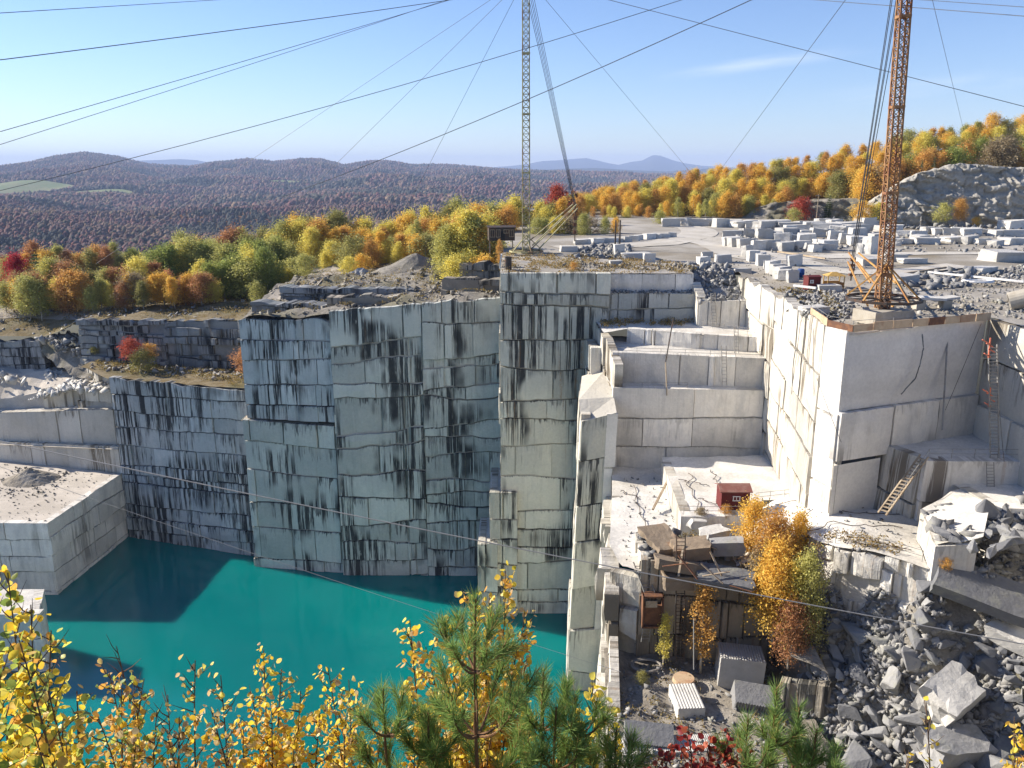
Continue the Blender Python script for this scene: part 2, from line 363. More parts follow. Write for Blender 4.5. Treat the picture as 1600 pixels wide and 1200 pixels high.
# left: white benches, platform, stained wall
wall('quarry_cliff', [(-86, 171), (-53.5, 161)], [-43, -43.5], -83, M['wall_left'], 3, ch=(2.2, 5.8), bw=(2, 10), gap=0.12, masters=5, tilt=-1.5, topw=0.8)
wall('quarry_bench', [(-125, 182), (-86.5, 172)], [-61, -59], -66.5, M['wall_clean'], 31, ch=(6, 8), bw=(6, 14), gap=0.06)
wall('quarry_bench', [(-128, 184.5), (-87.5, 174)], [-55, -51], -61, M['wall_clean'], 33, ch=(7, 9), bw=(10, 22), gap=0.08, depth=0.8)
wall('quarry_bench', [(-108, 184), (-98, 181), (-88, 176.5)], [-49, -47.5, -46], -54, M['wall_clean'], 37, ch=(3, 5), bw=(5, 12), gap=0.1, depth=1.4, topw=1.0)
wall('quarry_bench', [(-102, 190), (-96, 184), (-86, 176)], [-45.5, -44, -43], -48, M['wall_clean'], 35, ch=(2.5, 4), bw=(4, 9), gap=0.1, depth=1.2, topw=0.8)
sheet('bench_top', [(-86.3, 171.6), (-126, 182), (-150, 190), (-150, 215), (-86.3, 215)], lambda x, y: -59.5 + 0.05 * (x + 86), 0, M['platform'])
sheet('bench_top', [(-87.3, 174.4), (-128, 185), (-150, 190), (-150, 215), (-87.3, 215)], lambda x, y: -51.2 + 0.11 * (x + 86), 6, M['floor'], 0.5)
sheet('bench_top', [(-87, 177), (-98, 182), (-108, 185), (-150, 191), (-150, 225), (-87, 215)], lambda x, y: -46.6 - 0.3 * max(0, -x - 97) * (1 - sm((y - 184) / 10)), 3, M['platform'], 0.7, 0.3, skirt=-56)
wall('platform_face', [(-130, 146), (-88, 145)], -65, -83, M['wall_shade'], 41, ch=(3, 4), bw=(4, 9), gap=0.07, depth=0.2)
wall('platform_face', [(-88, 145), (-86, 172)][::-1], -65, -83, M['wall_shade'], 43, ch=(3, 4), bw=(3, 8), gap=0.07, depth=0.25) if False else None
def facing_right(name, a, b, zt, zb, mat, seed, **k): return wall(name, [a, b], zt, zb, mat, seed, **k)
facing_right('platform_face', (-88, 145), (-86, 171.5), -65, -83, M['wall_shade'], 43, ch=(3, 4), bw=(3, 8), gap=0.08, depth=0.25, tilt=0.6)
sheet('platform', [(-88.3, 145.3), (-86.3, 171.6), (-126, 183), (-150, 183), (-150, 145.3)], -65.15, 4, M['platform'], 0.25, 0.3)
wall('quarry_block_mass', [(-112, 119), (-76.3, 120)], -69.5, -83, M['wall_shade'], 45, ch=(4, 6), bw=(5, 9), gap=0.09)
wall('quarry_block_mass', [(-76.3, 120), (-80, 128)], -69.5, -83, M['wall_shade'], 47, ch=(4, 6), bw=(5, 9), gap=0.09)
sheet('platform', [(-76.6, 120.3), (-80.2, 128), (-112, 129), (-112, 119.3)], -69.6, 3, M['floor'], 0.35, 0.4, skirt=-83)
# ledge above the stained wall, dark layered cliff behind it
sheet('ledge', [(-86.4, 171.3), (-53.5, 161.3), (-44, 170), (-44, 182), (-97, 190), (-97, 181)], -43.15, 2.5, M['grass'], 0.5, 0.3)
cl = [(-100, 187.5), (-78, 183), (-60, 178), (-46, 171)]
wall('layered_cliff', cl, [-33.5, -33, -32, -29.5], -44, M['wall_ledge'], 51, ch=(0.9, 2.6), bw=(1.5, 6), depth=1.3, gap=0.12, wave=0.5, cell=0.9, topw=1.3, skirt=2.2)
wall('pit_face', [(-146, 199), (-128, 196), (-112, 193)], [-41, -40.5, -39.5], -48, M['wall_ledge'], 53, ch=(1.5, 3), bw=(1.5, 5), depth=0.9, gap=0.07, wave=0.5, cell=0.9, topw=1.0, skirt=2.2)
def lz(x, y):
    t = sm((y - 185 - 0.08 * (-x - 60)) / 22); edge = interp(x, [(-150, -41), (-112, -40), (-100, -34), (-60, -32.5), (-44, -29.5)])
    return edge + (interp(x, [(-150, -35), (-90, -33), (-60, -31.5), (-44, -28)]) - edge) * t
sheet('left_ground', [(-147, 199.8), (-128, 196.8), (-111, 193.8), (-100, 188.2), (-78, 183.7), (-60, 178.7), (-46, 171.7), (-43, 172), (-43, 262), (-190, 262), (-190, 199.8)], lz, 3, M['grass'], 0.9, 0.12)
sheet('rubble_slope', [(-113, 193), (-96, 182), (-92, 186), (-99, 188), (-111, 194.5)], lambda x, y: -46.5 + 9 * sm((y - 183 - 0.3 * (x + 96)*-1) / 9), 1.5, M['rough'], 1.4, 0.5)
# middle walls
wall('quarry_cliff', [(-52.8, 175), (-52.6, 157)], -28.5, -50, M['wall_clean'], 61, ch=(3, 5), bw=(3, 8))
wall('quarry_cliff', [(-52.6, 157), (-34.3, 154)], [-28.2, -27.5], -48, M['wall_left'], 63, ch=(2.8, 4.8), bw=(2.5, 7), masters=4, topw=0.9)
wall('quarry_cliff', [(-53.3, 170), (-53.3, 156.7)], -48, -83, M['wall_clean'], 65, ch=(4, 6), bw=(4, 8), depth=0.7)
wall('quarry_cliff', [(-53.3, 156.7), (-34.6, 153.8)], [-48, -48.6], -83, M['wall_mid'], 67, ch=(4.5, 7), bw=(5, 11), masters=2, tilt=0.3)
sheet('ledge', [(-53.7, 170), (-53.7, 156.6), (-34, 153.9), (-34, 160)], -48.25, 0, M['rough'])
wall('quarry_cliff', [(-34.3, 153), (-17, 152.8), (-0.5, 153)], [-25.8, -24.3, -23.3], -83, M['wall_mid'], 70, ch=(2.0, 7.2), bw=(2.6, 13), masters=3, wave=1.1, gap=0.14, topw=0.5)
wall('quarry_cliff', [(-34.3, 160), (-34.3, 153)], -26, -50, M['wall_clean'], 72, ch=(3, 5), bw=(3, 6))
sheet('middle_ground', [(-52.9, 157.4), (-34.3, 154.4), (-34.3, 153.4), (-0.5, 153.4), (-0.5, 262), (-52.9, 262)], lambda x, y: interp(x, [(-53, -28.3), (-34, -26.6), (-17, -24.6), (0, -23.6)]) + 2.0 * sm((y - 165) / 12) + 1.6 * sm((y - 153) / 5) * (nz(x * 0.16, y * 0.2) + 0.2), 2.5, M['rough'], 0.7, 0.3)
# terraced ledges on top of the middle walls
for i, (a, b, zt, zb) in enumerate([((-52, 163), (-36, 160), -25.6, -29), ((-48, 170), (-20, 166), -23.6, -27), ((-14, 163), (-2.5, 160), -20.8, -24.5), ((-11, 170), (-2.5, 168), -18.8, -23), ((-36, 159), (-22, 158.5), -23.9, -27)]):
    wall('rock_ledge', [a, b], zt, zb, M['wall_ledge'] if i < 2 else M['rock_old'], 80 + i, ch=(0.9, 1.8), bw=(2, 6), depth=1.2, gap=0.1, cell=0.9, topw=0.8, skirt=3.5)
# tall pillar and the wall behind the terrace
wall('pillar_face', [(-2, 138), (16.5, 138)], -16.8, -83, M['wall_pillar'], 90, ch=(2.4, 7.4), bw=(3.2, 11), masters=2, gap=0.14, wave=0.8)
wall('pillar_side', [(-2, 154), (-2.1, 138)], -16.8, -83, M['wall_clean'], 92, ch=(4, 6), bw=(4, 9))
wall('pillar_foot', [(-4, 150), (-4, 137.2)], -55.6, -83, M['wall_clean'], 93, ch=(4, 6), bw=(4, 9))
wall('pillar_foot', [(-4, 137.2), (1.0, 137)], -55.6, -83, M['wall_pillar'], 94, ch=(4, 6), bw=(5, 9))
wall('pillar_foot', [(-6.2, 148), (-6.2, 136)], -65, -83, M['wall_clean'], 95, ch=(4, 6), bw=(4, 9))
wall('pillar_foot', [(-6.2, 136), (-2.6, 136)], -65, -83, M['wall_pillar'], 96, ch=(4, 6), bw=(3, 9))
sheet('pillar_foot_top', [(-4, 137.4), (1, 137.4), (1, 139), (-1.9, 150), (-4, 150)], -55.8, 0, M['floor'])
sheet('pillar_foot_top', [(-6.1, 136.3), (-2.6, 136.3), (-2.6, 140), (-3.9, 148), (-6.1, 148)], -65.2, 0, M['floor'])
wall('quarry_cliff', [(16.5, 139.6), (30.6, 139.4)], -17.2, -20.4, M['wall_shade'], 97, ch=(2.5, 4), bw=(4, 9), gap=0.1)
wall('quarry_cliff', [(16.5, 138), (30.6, 137.6)], -20.2, -26, M['wall_mid'], 98, ch=(3, 5), bw=(4, 9), gap=0.1)
sheet('ledge', [(16.5, 138.2), (30.6, 137.9), (30.6, 140), (16.5, 140)], -20.25, 1, M['rough'], 0.6, 0.8)
wall('quarry_cliff', [(30.5, 140), (30.6, 133.8)], [-18.5, -20.9], -26, M['wall_clean'], 99, ch=(3, 5), bw=(2, 3))
wall('quarry_cliff', [(30.6, 133.8), (38.3, 133.6)], [-20.9, -20.7], -26, M['wall_shade'], 101, ch=(4, 5), bw=(5, 9), gap=0.08)
sheet('rubble_slope', [(30.7, 134), (38.5, 133.8), (38.5, 150), (30.7, 150)], lambda x, y: -21 + 4.1 * sm((y - 135) / 12), 1.2, M['rubble'], 0.9, 0.5)
# terrace steps
wall('terrace_face', [(18.5, 131.5), (28, 127), (37.8, 124.2)], -24.9, -28.2, M['wall_shade'], 110, ch=(4, 5), bw=(4, 9), gap=0.08)
wall('terrace_face', [(15.2, 122.5), (37.6, 119.6)], [-26.9, -27.2], -31.8, M['wall_shade'], 112, ch=(5, 6), bw=(5, 12), gap=0.07, wave=0.2)
wall('terrace_face', [(15, 118.6), (37.4, 118)], [-31.4, -31.7], -45.5, M['wall_shade'], 114, ch=(4.2, 5), bw=(8, 14), gap=0.09, wave=0.35, masters=1)
sheet('terrace_top', [(14.2, 138.5), (14.6, 129), (18.6, 131.7), (28, 127.3), (38, 124.4), (38.5, 138.5)], -25.1, 2, M['floor'], 0.3, 0.3)
sheet('terrace_top', [(14.4, 138), (15.2, 122.8), (37.8, 120), (38, 128), (20, 136)], -27.35, 2, M['floor'], 0.2, 0.3)
sheet('terrace_top', [(14.8, 126), (15.2, 118.9), (37.6, 118.3), (37.8, 126)], -31.75, 2, M['floor'], 0.2, 0.3)
wall('terrace_side', [(14.0, 138.6), (14.6, 129), (15.1, 118.6)], [-25, -26, -28], -46, M['wall_clean'], 116, ch=(3.5, 5), bw=(4, 8), gap=0.08)
wall('terrace_side', [(12.4, 137), (12.6, 130)], -27.8, -36, M['wall_clean'], 118, ch=(4, 5), bw=(4, 8))
wall('terrace_side', [(12.6, 130), (14.4, 130)], -27.8, -36, M['wall_shade'], 119, ch=(4, 5), bw=(4, 8))
# detached column with its cracked bluish face
wall('column_side', [(11.6, 136), (10.0, 115)], -34.6, -83, M['wall_clean'], 120, ch=(5, 8), bw=(6, 9), batter=(-1.4, -0.3), gap=0.07)
wall('column_face', [(10.0, 115), (15.2, 115)], [-35.6, -34.2], -83, M['wall_pillar'], 122, ch=(5, 8), bw=(7, 9), masters=0, batter=(-1.4, -0.3), gap=0.09, wave=0.5)
wall('column_side', [(15.2, 115), (15.2, 122)], -34.4, -83, M['wall_shade'], 124, ch=(5, 8), bw=(6, 9), batter=(-1.4, -0.3))
mb = MB()
mb.add([(10, 115.2, -35.7), (15.2, 115.2, -34.3), (15.3, 131, -31.5), (11.4, 131, -32.8), (10, 119, -33.4), (15.2, 119, -33)], [(0, 1, 5, 4), (4, 5, 2, 3)], [(0, 5)] * 6); tag(mb.build('column_top', M['wall_clean']), kind='structure')
# long sunlit wall, corner, alcove
wall('sunlit_wall', [(38.4, 141), (37.2, 116)], [-17.6, -17.2], -47, M['wall_clean'], 130, ch=(4.2, 5.6), bw=(5, 11), gap=0.14, wave=0.6, tilt=1.2, masters=2, topw=1.0)
wall('sunlit_wall', [(37.2, 116), (35, 91.4)], [-17.2, -17], -47, M['wall_clean'], 131, ch=(4.2, 5.6), bw=(5, 11), gap=0.14, wave=0.5, tilt=2.2, masters=2, topw=1.2)
wall('corner_face', [(35, 91.4), (36.6, 88)], -17, -47, M['wall_smooth'], 134, ch=(9, 13), bw=(8, 9), masters=0, gap=0.14, depth=0.2)
wall('alcove_face', [(36.6, 88), (44.5, 91.1)], [-17, -17], -26.2, M['wall_smooth'], 136, ch=(20, 30), bw=(14, 18), masters=0, gap=0.14, depth=0.1)
wall('alcove_face', [(44.5, 91.1), (56, 95.6)], [-17, -16.8], -26.2, M['wall_smooth'], 137, ch=(20, 30), bw=(14, 18), masters=0, gap=0.14, depth=0.1)
wall('alcove_face', [(36.4, 87.7), (43.8, 90.6)], -26.2, -32, M['wall_smooth'], 138, ch=(9, 16), bw=(14, 18), masters=0, gap=0.14, depth=0.1, chip=0.3)
wall('alcove_face', [(43.8, 90.8), (56, 95.4)], -26.1, -32, M['wall_shade'], 139, ch=(9, 12), bw=(4, 8), masters=0, gap=0.14, depth=0.1, chip=0.3)
wall('alcove_face', [(36.4, 87.2), (42.8, 89.9)], -32, -44, M['wall_smooth'], 140, ch=(20, 30), bw=(14, 18), masters=0, gap=0.14, depth=0.1)
wall('corner_face', [(35, 91), (36.4, 87.2)], -32, -44, M['wall_clean'], 141, ch=(20, 30), bw=(14, 18), masters=0, gap=0.14, depth=0.1)
wall('right_wall', [(56, 96), (57, 58)], -17, -27.5, M['wall_clean'], 142, ch=(5, 6), bw=(8, 14), gap=0.14, masters=1, tilt=1.0)
wall('right_wall', [(55.6, 96), (56, 56)], -27.3, -46, M['wall_clean'], 144, ch=(7, 9), bw=(7, 12), gap=0.14, masters=1)
wall('bench_face', [(42.6, 92), (45.5, 86)], -31, -42, M['wall_clean'], 146, ch=(6, 9), bw=(5, 9), gap=0.05, batter=(-0.9, -0.5))
wall('bench_face', [(45.5, 86), (56.5, 85.6)], -31, -42, M['wall_smooth'], 148, ch=(6, 9), bw=(9, 19), gap=0.06, masters=0, batter=(-0.6, -0.4))
sheet('bench_top', [(42.7, 92), (45.6, 86.3), (57, 86), (57, 97), (43, 92.5)], -31.1, 1.5, M['floor'], 0.15, 0.5)
wall('bench_face', [(48.6, 84.5), (49.6, 79)], -33.6, -42, M['wall_clean'], 150, ch=(6, 9), bw=(9, 19), gap=0.05, masters=0)
wall('bench_face', [(49.6, 79), (60, 78)], -33.6, -42, M['wall_shade'], 151, ch=(6, 9), bw=(9, 19), gap=0.05, masters=0)
sheet('bench_top', [(48.7, 84.6), (49.8, 79.2), (60, 78.3), (60, 86), (48.7, 86)], -33.7, 1.5, M['floor'], 0.2, 0.5)
wall('bench_face', [(43.2, 81.5), (41.2, 74)], [-34.9, -35.6], -42, M['wall_clean'], 152, ch=(6, 9), bw=(9, 19), gap=0.04, masters=0, depth=0.1)
wall('bench_face', [(41.2, 74), (45, 73.4)], [-35.6, -35], -42, M['wall_shade'], 153, ch=(6, 9), bw=(9, 19), gap=0.05, masters=0, depth=0.1)
sheet('bench_top', [(43.3, 81.6), (41.4, 74.2), (45.5, 73.6), (49, 79), (49, 84.5)], lambda x, y: -35.6 + 0.25 * (x - 41), 1.2, M['floor'], 0.4, 0.6)
# working floor
def zf(x, y): return -44 + 5.8 * sm((x - 23) / 15) * sm((116 - y) / 30)
sheet('quarry_floor', [(15.2, 118.6), (13.6, 105), (11.8, 92), (12.6, 86), (14.4, 85.2), (30, 85.6), (32, 89), (34.3, 81), (38, 77.5), (41.2, 74.5), (43, 81), (49, 84), (45.5, 92), (36, 92), (38, 119)], zf, 1.2, M['floor'], 0.35, 0.35)
wall('floor_edge', [(30.2, 85.4), (32.2, 88.8), (34.4, 80.9), (38, 77.4), (41.3, 74.4)], [zf(29.5, 85.3) - .2, zf(31.8, 88.8) - .2, zf(34.3, 81) - .1, zf(38, 77.5) - .1, zf(41.2, 74.5) - .1], -64, M['wall_shade'], 159, ch=(1.5, 3), bw=(1.5, 4), gap=0.1, depth=0.8, chip=0.4, topw=0.5)
wall('floor_cliff', [(14.6, 118.6), (13.4, 105), (11.5, 92), (10.8, 85)], [-44, -44, -44.3, -47], -83, M['wall_clean'], 160, ch=(3, 6), bw=(2.5, 7), gap=0.12, depth=1.8, wave=1.2, chip=0.5, batter=None or (0, 0), topw=0.8)
wall('floor_cliff', [(11.2, 87), (14.6, 85.2)], -45, -56, M['wall_clean'], 163, ch=(3, 5), bw=(2, 4), gap=0.1, depth=0.9, chip=0.4, wave=1)
wall('floor_cliff', [(10.8, 85), (9.6, 72), (10.5, 58)], [-52, -55, -55.4], -83, M['wall_clean'], 165, ch=(4, 7), bw=(3, 8), gap=0.1, depth=1.3, chip=0.4)
# shed block
wall('shed_bench', [(21.6, 113), (20.6, 93.8)], -41, -45, M['wall_clean'], 170, ch=(5, 6), bw=(8, 14), gap=0.04, depth=0.1)
wall('shed_bench', [(20.6, 93.8), (26, 93.5), (29.5, 93.8)], -41, -45, M['wall_shade'], 171, ch=(5, 6), bw=(3, 6), gap=0.06, depth=0.3)
sheet('bench_top', [(20.8, 94.1), (29.6, 94), (30.5, 98), (37, 100), (37.6, 116), (22, 115)], lambda x, y: -41.1 + 0.0 * x, 1.6, M['floor'], 0.25, 0.4)
wall('shed_bench', [(29.5, 93.8), (29.5, 98)][::-1] if False else [(29.5, 97.6), (36.6, 99.6)], -41, -44, M['wall_shade'], 173, ch=(5, 6), bw=(3, 6), gap=0.06, depth=0.3)
# old block stack in front (brown, weathered)
wall('old_stack', [(14.4, 85), (22, 84.6), (30, 85.4)], [-42.6, -43, -44.5], -57, M['rock_old'], 180, ch=(3.5, 5), bw=(3.5, 7), gap=0.12, depth=0.5, topw=0.5)
wall('old_stack', [(14.8, 92.5), (14.4, 85)], -42.6, -57, M['wall_clean'], 181, ch=(3.5, 5), bw=(3, 6), gap=0.08, depth=0.5)
sheet('stack_top', [(14.7, 85.3), (22, 84.9), (30, 85.7), (31.5, 89), (28, 92.3), (15, 92.5)], lambda x, y: -42.8 - 0.12 * max(0, x - 20), 1, M['rough'], 0.7, 0.5)
# near shelf
wall('old_stack', [(29.2, 85.6), (31.6, 79), (32.4, 74)], [-44.5, -48, -51], -64, M['rock_old'], 185, ch=(3, 6), bw=(3, 6), gap=0.1, depth=0.8, chip=0.5, wave=1)
wall('old_stack', [(28, 76), (32.4, 73.6)], [-52, -51], -64, M['rock_old'], 186, ch=(3, 6), bw=(3, 6), gap=0.1, depth=0.8, chip=0.5, wave=1)
sheet('shelf_rock', [(28.6, 85), (29, 76), (32.2, 74), (31.4, 79), (29.4, 85.4)], lambda x, y: -48 - 0.33 * (79 - y) if y < 79 else -48 + 0.5 * (y - 79), 1, M['rough'], 0.5, 0.7)
sheet('shelf', [(10.6, 84.9), (9.7, 72), (10.6, 50), (30, 50), (32, 66), (30.5, 86), (14, 86)], lambda x, y: -55 + 1.5 * sm((14 - x) / 3) * sm((y - 78) / 6) - 0.5 * sm((x - 25) / 5), 1, M['shelf'], 0.8, 0.5)
# yard
RIM = [(-2, 138.2), (16.5, 138.2), (16.5, 139.8), (30.7, 139.7), (30.7, 148), (38.2, 148), (38.6, 140), (37.5, 116), (35.3, 91.5), (36.9, 88.4), (56, 95.9), (56.4, 95.5), (57.3, 58)]
def yz(x, y):
    z = -17.1 + 0.25 * nz(x * 0.08, y * 0.08) + 0.12 * nz(x * 0.4, y * 0.4)
    z += 1.3 * sm((y - 300) / 60)
    if x < 34 and y < 155: z += 0.5 * sm((y - 139) / 6) * (0.3 + nz(x * 0.3, y * 0.3))
    if x > 30 and y < 150: z += -0.9 * sm((48 - x) / 9) * sm((x - 33) / 3) * (0.7 + 1.2 * nz(x * 0.35, y * 0.3))
    return z
sheet('yard', RIM + [(190, 58), (250, 200), (250, 345), (-10, 345), (-10, 200), (-2, 185)], yz, 3.2, M['yard'])
for pl_ in [[(1441, 522), (1443, 545), (1437, 572), (1430, 592), (1408, 616)]]:
    mb = MB(); P_ = []
    for (x_, y_) in pl_:
        u_ = ray(x_, y_); k_ = (88 - 0.39 * 36.6 - 0.35) / (u_.y - 0.39 * u_.x) if y_ < 640 else (87.7 - 0.39 * 36.4 - 0.35) / (u_.y - 0.39 * u_.x); P_.append(u_ * k_)
    Q_ = []
    for a_, b_ in zip(P_, P_[1:]): Q_ += [a_.lerp(b_, t_ / 6) + Vector((0.10 * nz(t_ * 1.7, a_.x), 0, 0.12 * nz(t_ * 2.3, a_.z))) for t_ in range(6)]
    mb.path(Q_ + [P_[-1]], [0.06 + 0.05 * abs(nz(i_ * .6)) for i_ in range(len(Q_) + 1)], 5); tag(mb.build('rock_crack', M['wall_ledge']), kind='structure')
# water
def water_mat():
    m, nt = newmat('turquoise_quarry_water'); g = nd(nt, 'NewGeometry'); pos = g.outputs['Position']
    n = noi(nt, vmul(nt, pos, (1, 1.6, 1)), 1.1, 5, 0.6); n2 = noi(nt, pos, 0.02, 3, 0.5)
    col = mix(nt, ramp(nt, n2, 0.35, 0.65), (0.0, 0.135, 0.14), (0.0, 0.175, 0.165))
    p = finish(nt, col, 0.07, n, 0.30, 0.03, 0.5); p.subsurface_method = 'BURLEY'; p.inputs['Subsurface Weight'].default_value = 1.0; p.inputs['Subsurface Radius'].default_value = (0.6, 1.5, 1.6); p.inputs['Subsurface Scale'].default_value = 1.6
    return m
M['water'] = water_mat()
sheet('water', [(-140, 20), (40, 20), (40, 180), (-140, 180)], WZ, 0, M['water'])
# ================================================================ RUBBLE SLOPE (lower right)
RC = [(30, 88, -46), (34, 80.5, -43.0), (38, 77, -41.2), (41.5, 73.8, -39.6), (46, 74, -37.5), (50, 79, -34.2), (56, 79, -32), (66, 80, -28), (80, 80, -23), (30.5, 84, -56), (31, 80, -61), (35, 76.5, -51), (38.5, 73.5, -46), (31, 72, -62), (36, 66, -60), (36, 71, -56), (43, 69, -50), (44, 64, -53), (52, 68, -43), (60, 72, -36), (46, 56, -55), (60, 52, -45), (29, 50, -62), (75, 60, -34), (40, 46, -58), (28, 36, -60), (60, 34, -48), (90, 40, -36)]
def rz(x, y):
    a = b = 0.0
    for cx, cy, cz in RC:
        w = 1.0 / (((x - cx) ** 2 + (y - cy) ** 2) ** 1.25 + 0.6); a += w * cz; b += w
    return a / b + 0.5 * nz(x * 0.25, y * 0.25) + 0.25 * nz(x * 0.8, y * 0.8)
sheet('rubble_slope', [(29.5, 88.5), (32.3, 88), (34.5, 80.5), (38, 77.2), (41.4, 74.0), (45.3, 73.2), (49.4, 78.8), (60, 78), (95, 78), (95, 34), (25, 34), (29, 60), (30, 80)], rz, 1.1, M['rough'], 0.5, 0.9)
def march(px, py, fz, y0, y1, st=0.25):
    y = y0; pv = None
    while y < y1:
        p = atY(px, py, y); h = fz(p.x, p.y)
        if p.z <= h: return Vector((p.x, p.y, h))
        y += st
    return None
def hull(seed, n=18, flat=0.8):
    rd = random.Random(seed); bm = bmesh.new()
    ax = (1.0, rd.uniform(0.5, 0.9), rd.uniform(0.35, 0.75) * flat)
    for _ in range(n):
        v = Vector((rd.uniform(-1, 1), rd.uniform(-1, 1), rd.uniform(-1, 1)))
        m = max(abs(v.x), abs(v.y), abs(v.z)); s = (v.normalized() * 0.25 + v / m * 0.75) * rd.uniform(0.75, 1)
        bm.verts.new((s.x * ax[0], s.y * ax[1], s.z * ax[2]))
    r = bmesh.ops.convex_hull(bm, input=bm.verts[:]); bmesh.ops.delete(bm, geom=list(set(g for g in r['geom_interior'] + r['geom_unused'] if isinstance(g, bmesh.types.BMVert))), context='VERTS')
    bmesh.ops.dissolve_limit(bm, angle_limit=R(9), verts=bm.verts[:], edges=bm.edges[:])
    return bm
def hull_mesh(name, seed, mat, n=18, flat=0.8, bevel=0.05):
    bm = hull(seed, n, flat)
    if bevel: bmesh.ops.bevel(bm, geom=bm.edges[:], offset=bevel, segments=1, affect='EDGES', clamp_overlap=True)
    bmesh.ops.triangulate(bm, faces=bm.faces[:])
    if bevel:
        bmesh.ops.subdivide_edges(bm, edges=[e for e in bm.edges if e.calc_length() > 0.45], cuts=1, use_grid_fill=True)
        for v in bm.verts: v.co += v.normal * 0.07 * nz(v.co.x * 2.2 + seed, v.co.y * 2.2, v.co.z * 2.2)
    me = bpy.data.meshes.new(name); bm.to_mesh(me); bm.free(); me.materials.append(mat); return me
BM = [hull_mesh('boulder', 500 + i, M['boulder'], 9 + i % 5, 0.9, 0.03) for i in range(9)]
HP = []
for i in range(10):
    bm = hull(700 + i, 7 + i % 3, 1.0); bmesh.ops.triangulate(bm, faces=bm.faces[:]); bm.verts.index_update()
    HP.append((np.array([v.co[:] for v in bm.verts]), np.array([[v.index for v in f.verts] for f in bm.faces]))); bm.free()
def scatter(name, pts, sizes, mat, seed, protos=None, label=None, cat=None, tilt=3.14, cols=None):
    rs = np.random.RandomState(seed); protos = protos or HP; Vs = []; Fs = []; Cs = []; b = 0
    pts = np.array(pts, dtype=float); sizes = np.array(sizes, dtype=float); which = rs.randint(0, len(protos), len(pts))
    for k, (pv, pf) in enumerate(protos):
        idx = np.where(which == k)[0]
        if not len(idx): continue
        n = len(idx); a = rs.uniform(0, 6.28, n); t = rs.uniform(-1, 1, n) * tilt; c = rs.uniform(-1, 1, n) * tilt
        ca, sa, ct, st, cc, sc = np.cos(a), np.sin(a), np.cos(t), np.sin(t), np.cos(c), np.sin(c)
        Rz = np.zeros((n, 3, 3)); Rz[:, 0, 0] = ca; Rz[:, 0, 1] = -sa; Rz[:, 1, 0] = sa; Rz[:, 1, 1] = ca; Rz[:, 2, 2] = 1
        Rx = np.zeros((n, 3, 3)); Rx[:, 0, 0] = 1; Rx[:, 1, 1] = ct; Rx[:, 1, 2] = -st; Rx[:, 2, 1] = st; Rx[:, 2, 2] = ct
        Ry = np.zeros((n, 3, 3)); Ry[:, 1, 1] = 1; Ry[:, 0, 0] = cc; Ry[:, 0, 2] = sc; Ry[:, 2, 0] = -sc; Ry[:, 2, 2] = cc
        Q = Rz @ Rx @ Ry; sz = sizes[idx]; sz = sz[:, None] if sz.ndim == 1 else sz
        V = np.einsum('nij,vj->nvi', Q, pv) * sz[:, None, :] + pts[idx][:, None, :]
        Vs.append(V.reshape(-1, 3)); Fs.append((pf[None] + (b + np.arange(n) * len(pv))[:, None, None]).reshape(-1, pf.shape[1])); b += n * len(pv)
        C = (cols[idx] if cols is not None else np.repeat(rs.rand(n, 1), 3, 1)); Cs.append(np.repeat(C, len(pv), 0))
    o = np_mesh(name, np.concatenate(Vs), np.concatenate(Fs), mat, np.concatenate(Cs)); tag(o, label, cat, kind='stuff'); return o

rd = random.Random(5); cand = []
def rub_size(px, py):
    if py > 985 and px > 1240: return rd.choice([1.0, 1.3, 1.6, 2.1, 2.7]) * (0.75 + 0.4 * (py - 985) / 215)
    if px > 1430 and py < 985: return rd.choice([0.5, 0.7, 1.0, 1.5])
    return rd.choice([0.35, 0.45, 0.6])
tries = 0
while len(cand) < 296 and tries < 9000:
    tries += 1; px = rd.uniform(1215, 1640); py = rd.uniform(800, 1240)
    if px < 1440 and py < 900: continue
    if 1455 < px < 1605 and 870 < py < 985: continue
    if 1425 < px < 1540 and 1035 < py < 1150: continue
    p = march(px, py, rz, 45, 100)
    if p is None or p.y > 84 or p.x < 30.6: continue
    if p.x < 45 and p.y > 73.4 - (p.x - 45): continue
    s = rub_size(px, py)
    if py < 985 and px < 1430 and rd.random() < 0.5: continue
    if any((q[0] - p).length < (q[1] + s) * 0.55 for q in cand): continue
    cand.append((p, s))
for i, (p, s) in enumerate(cand):
    me = BM[rd.randrange(len(BM))]; o = bpy.data.objects.new('boulder', me); COL.objects.link(o)
    o.location = p + Vector((0, 0, s * 0.22)); o.scale = (s * rd.uniform(0.8, 1.3), s * rd.uniform(0.7, 1.1), s * rd.uniform(0.7, 1.1)); o.rotation_euler = (rd.uniform(-0.8, 0.8), rd.uniform(-0.8, 0.8), rd.uniform(0, 6.3))
    tag(o, 'angular grey granite boulder lying among many others on the rubble slope at lower right', 'boulder', 'boulders on the rubble slope')
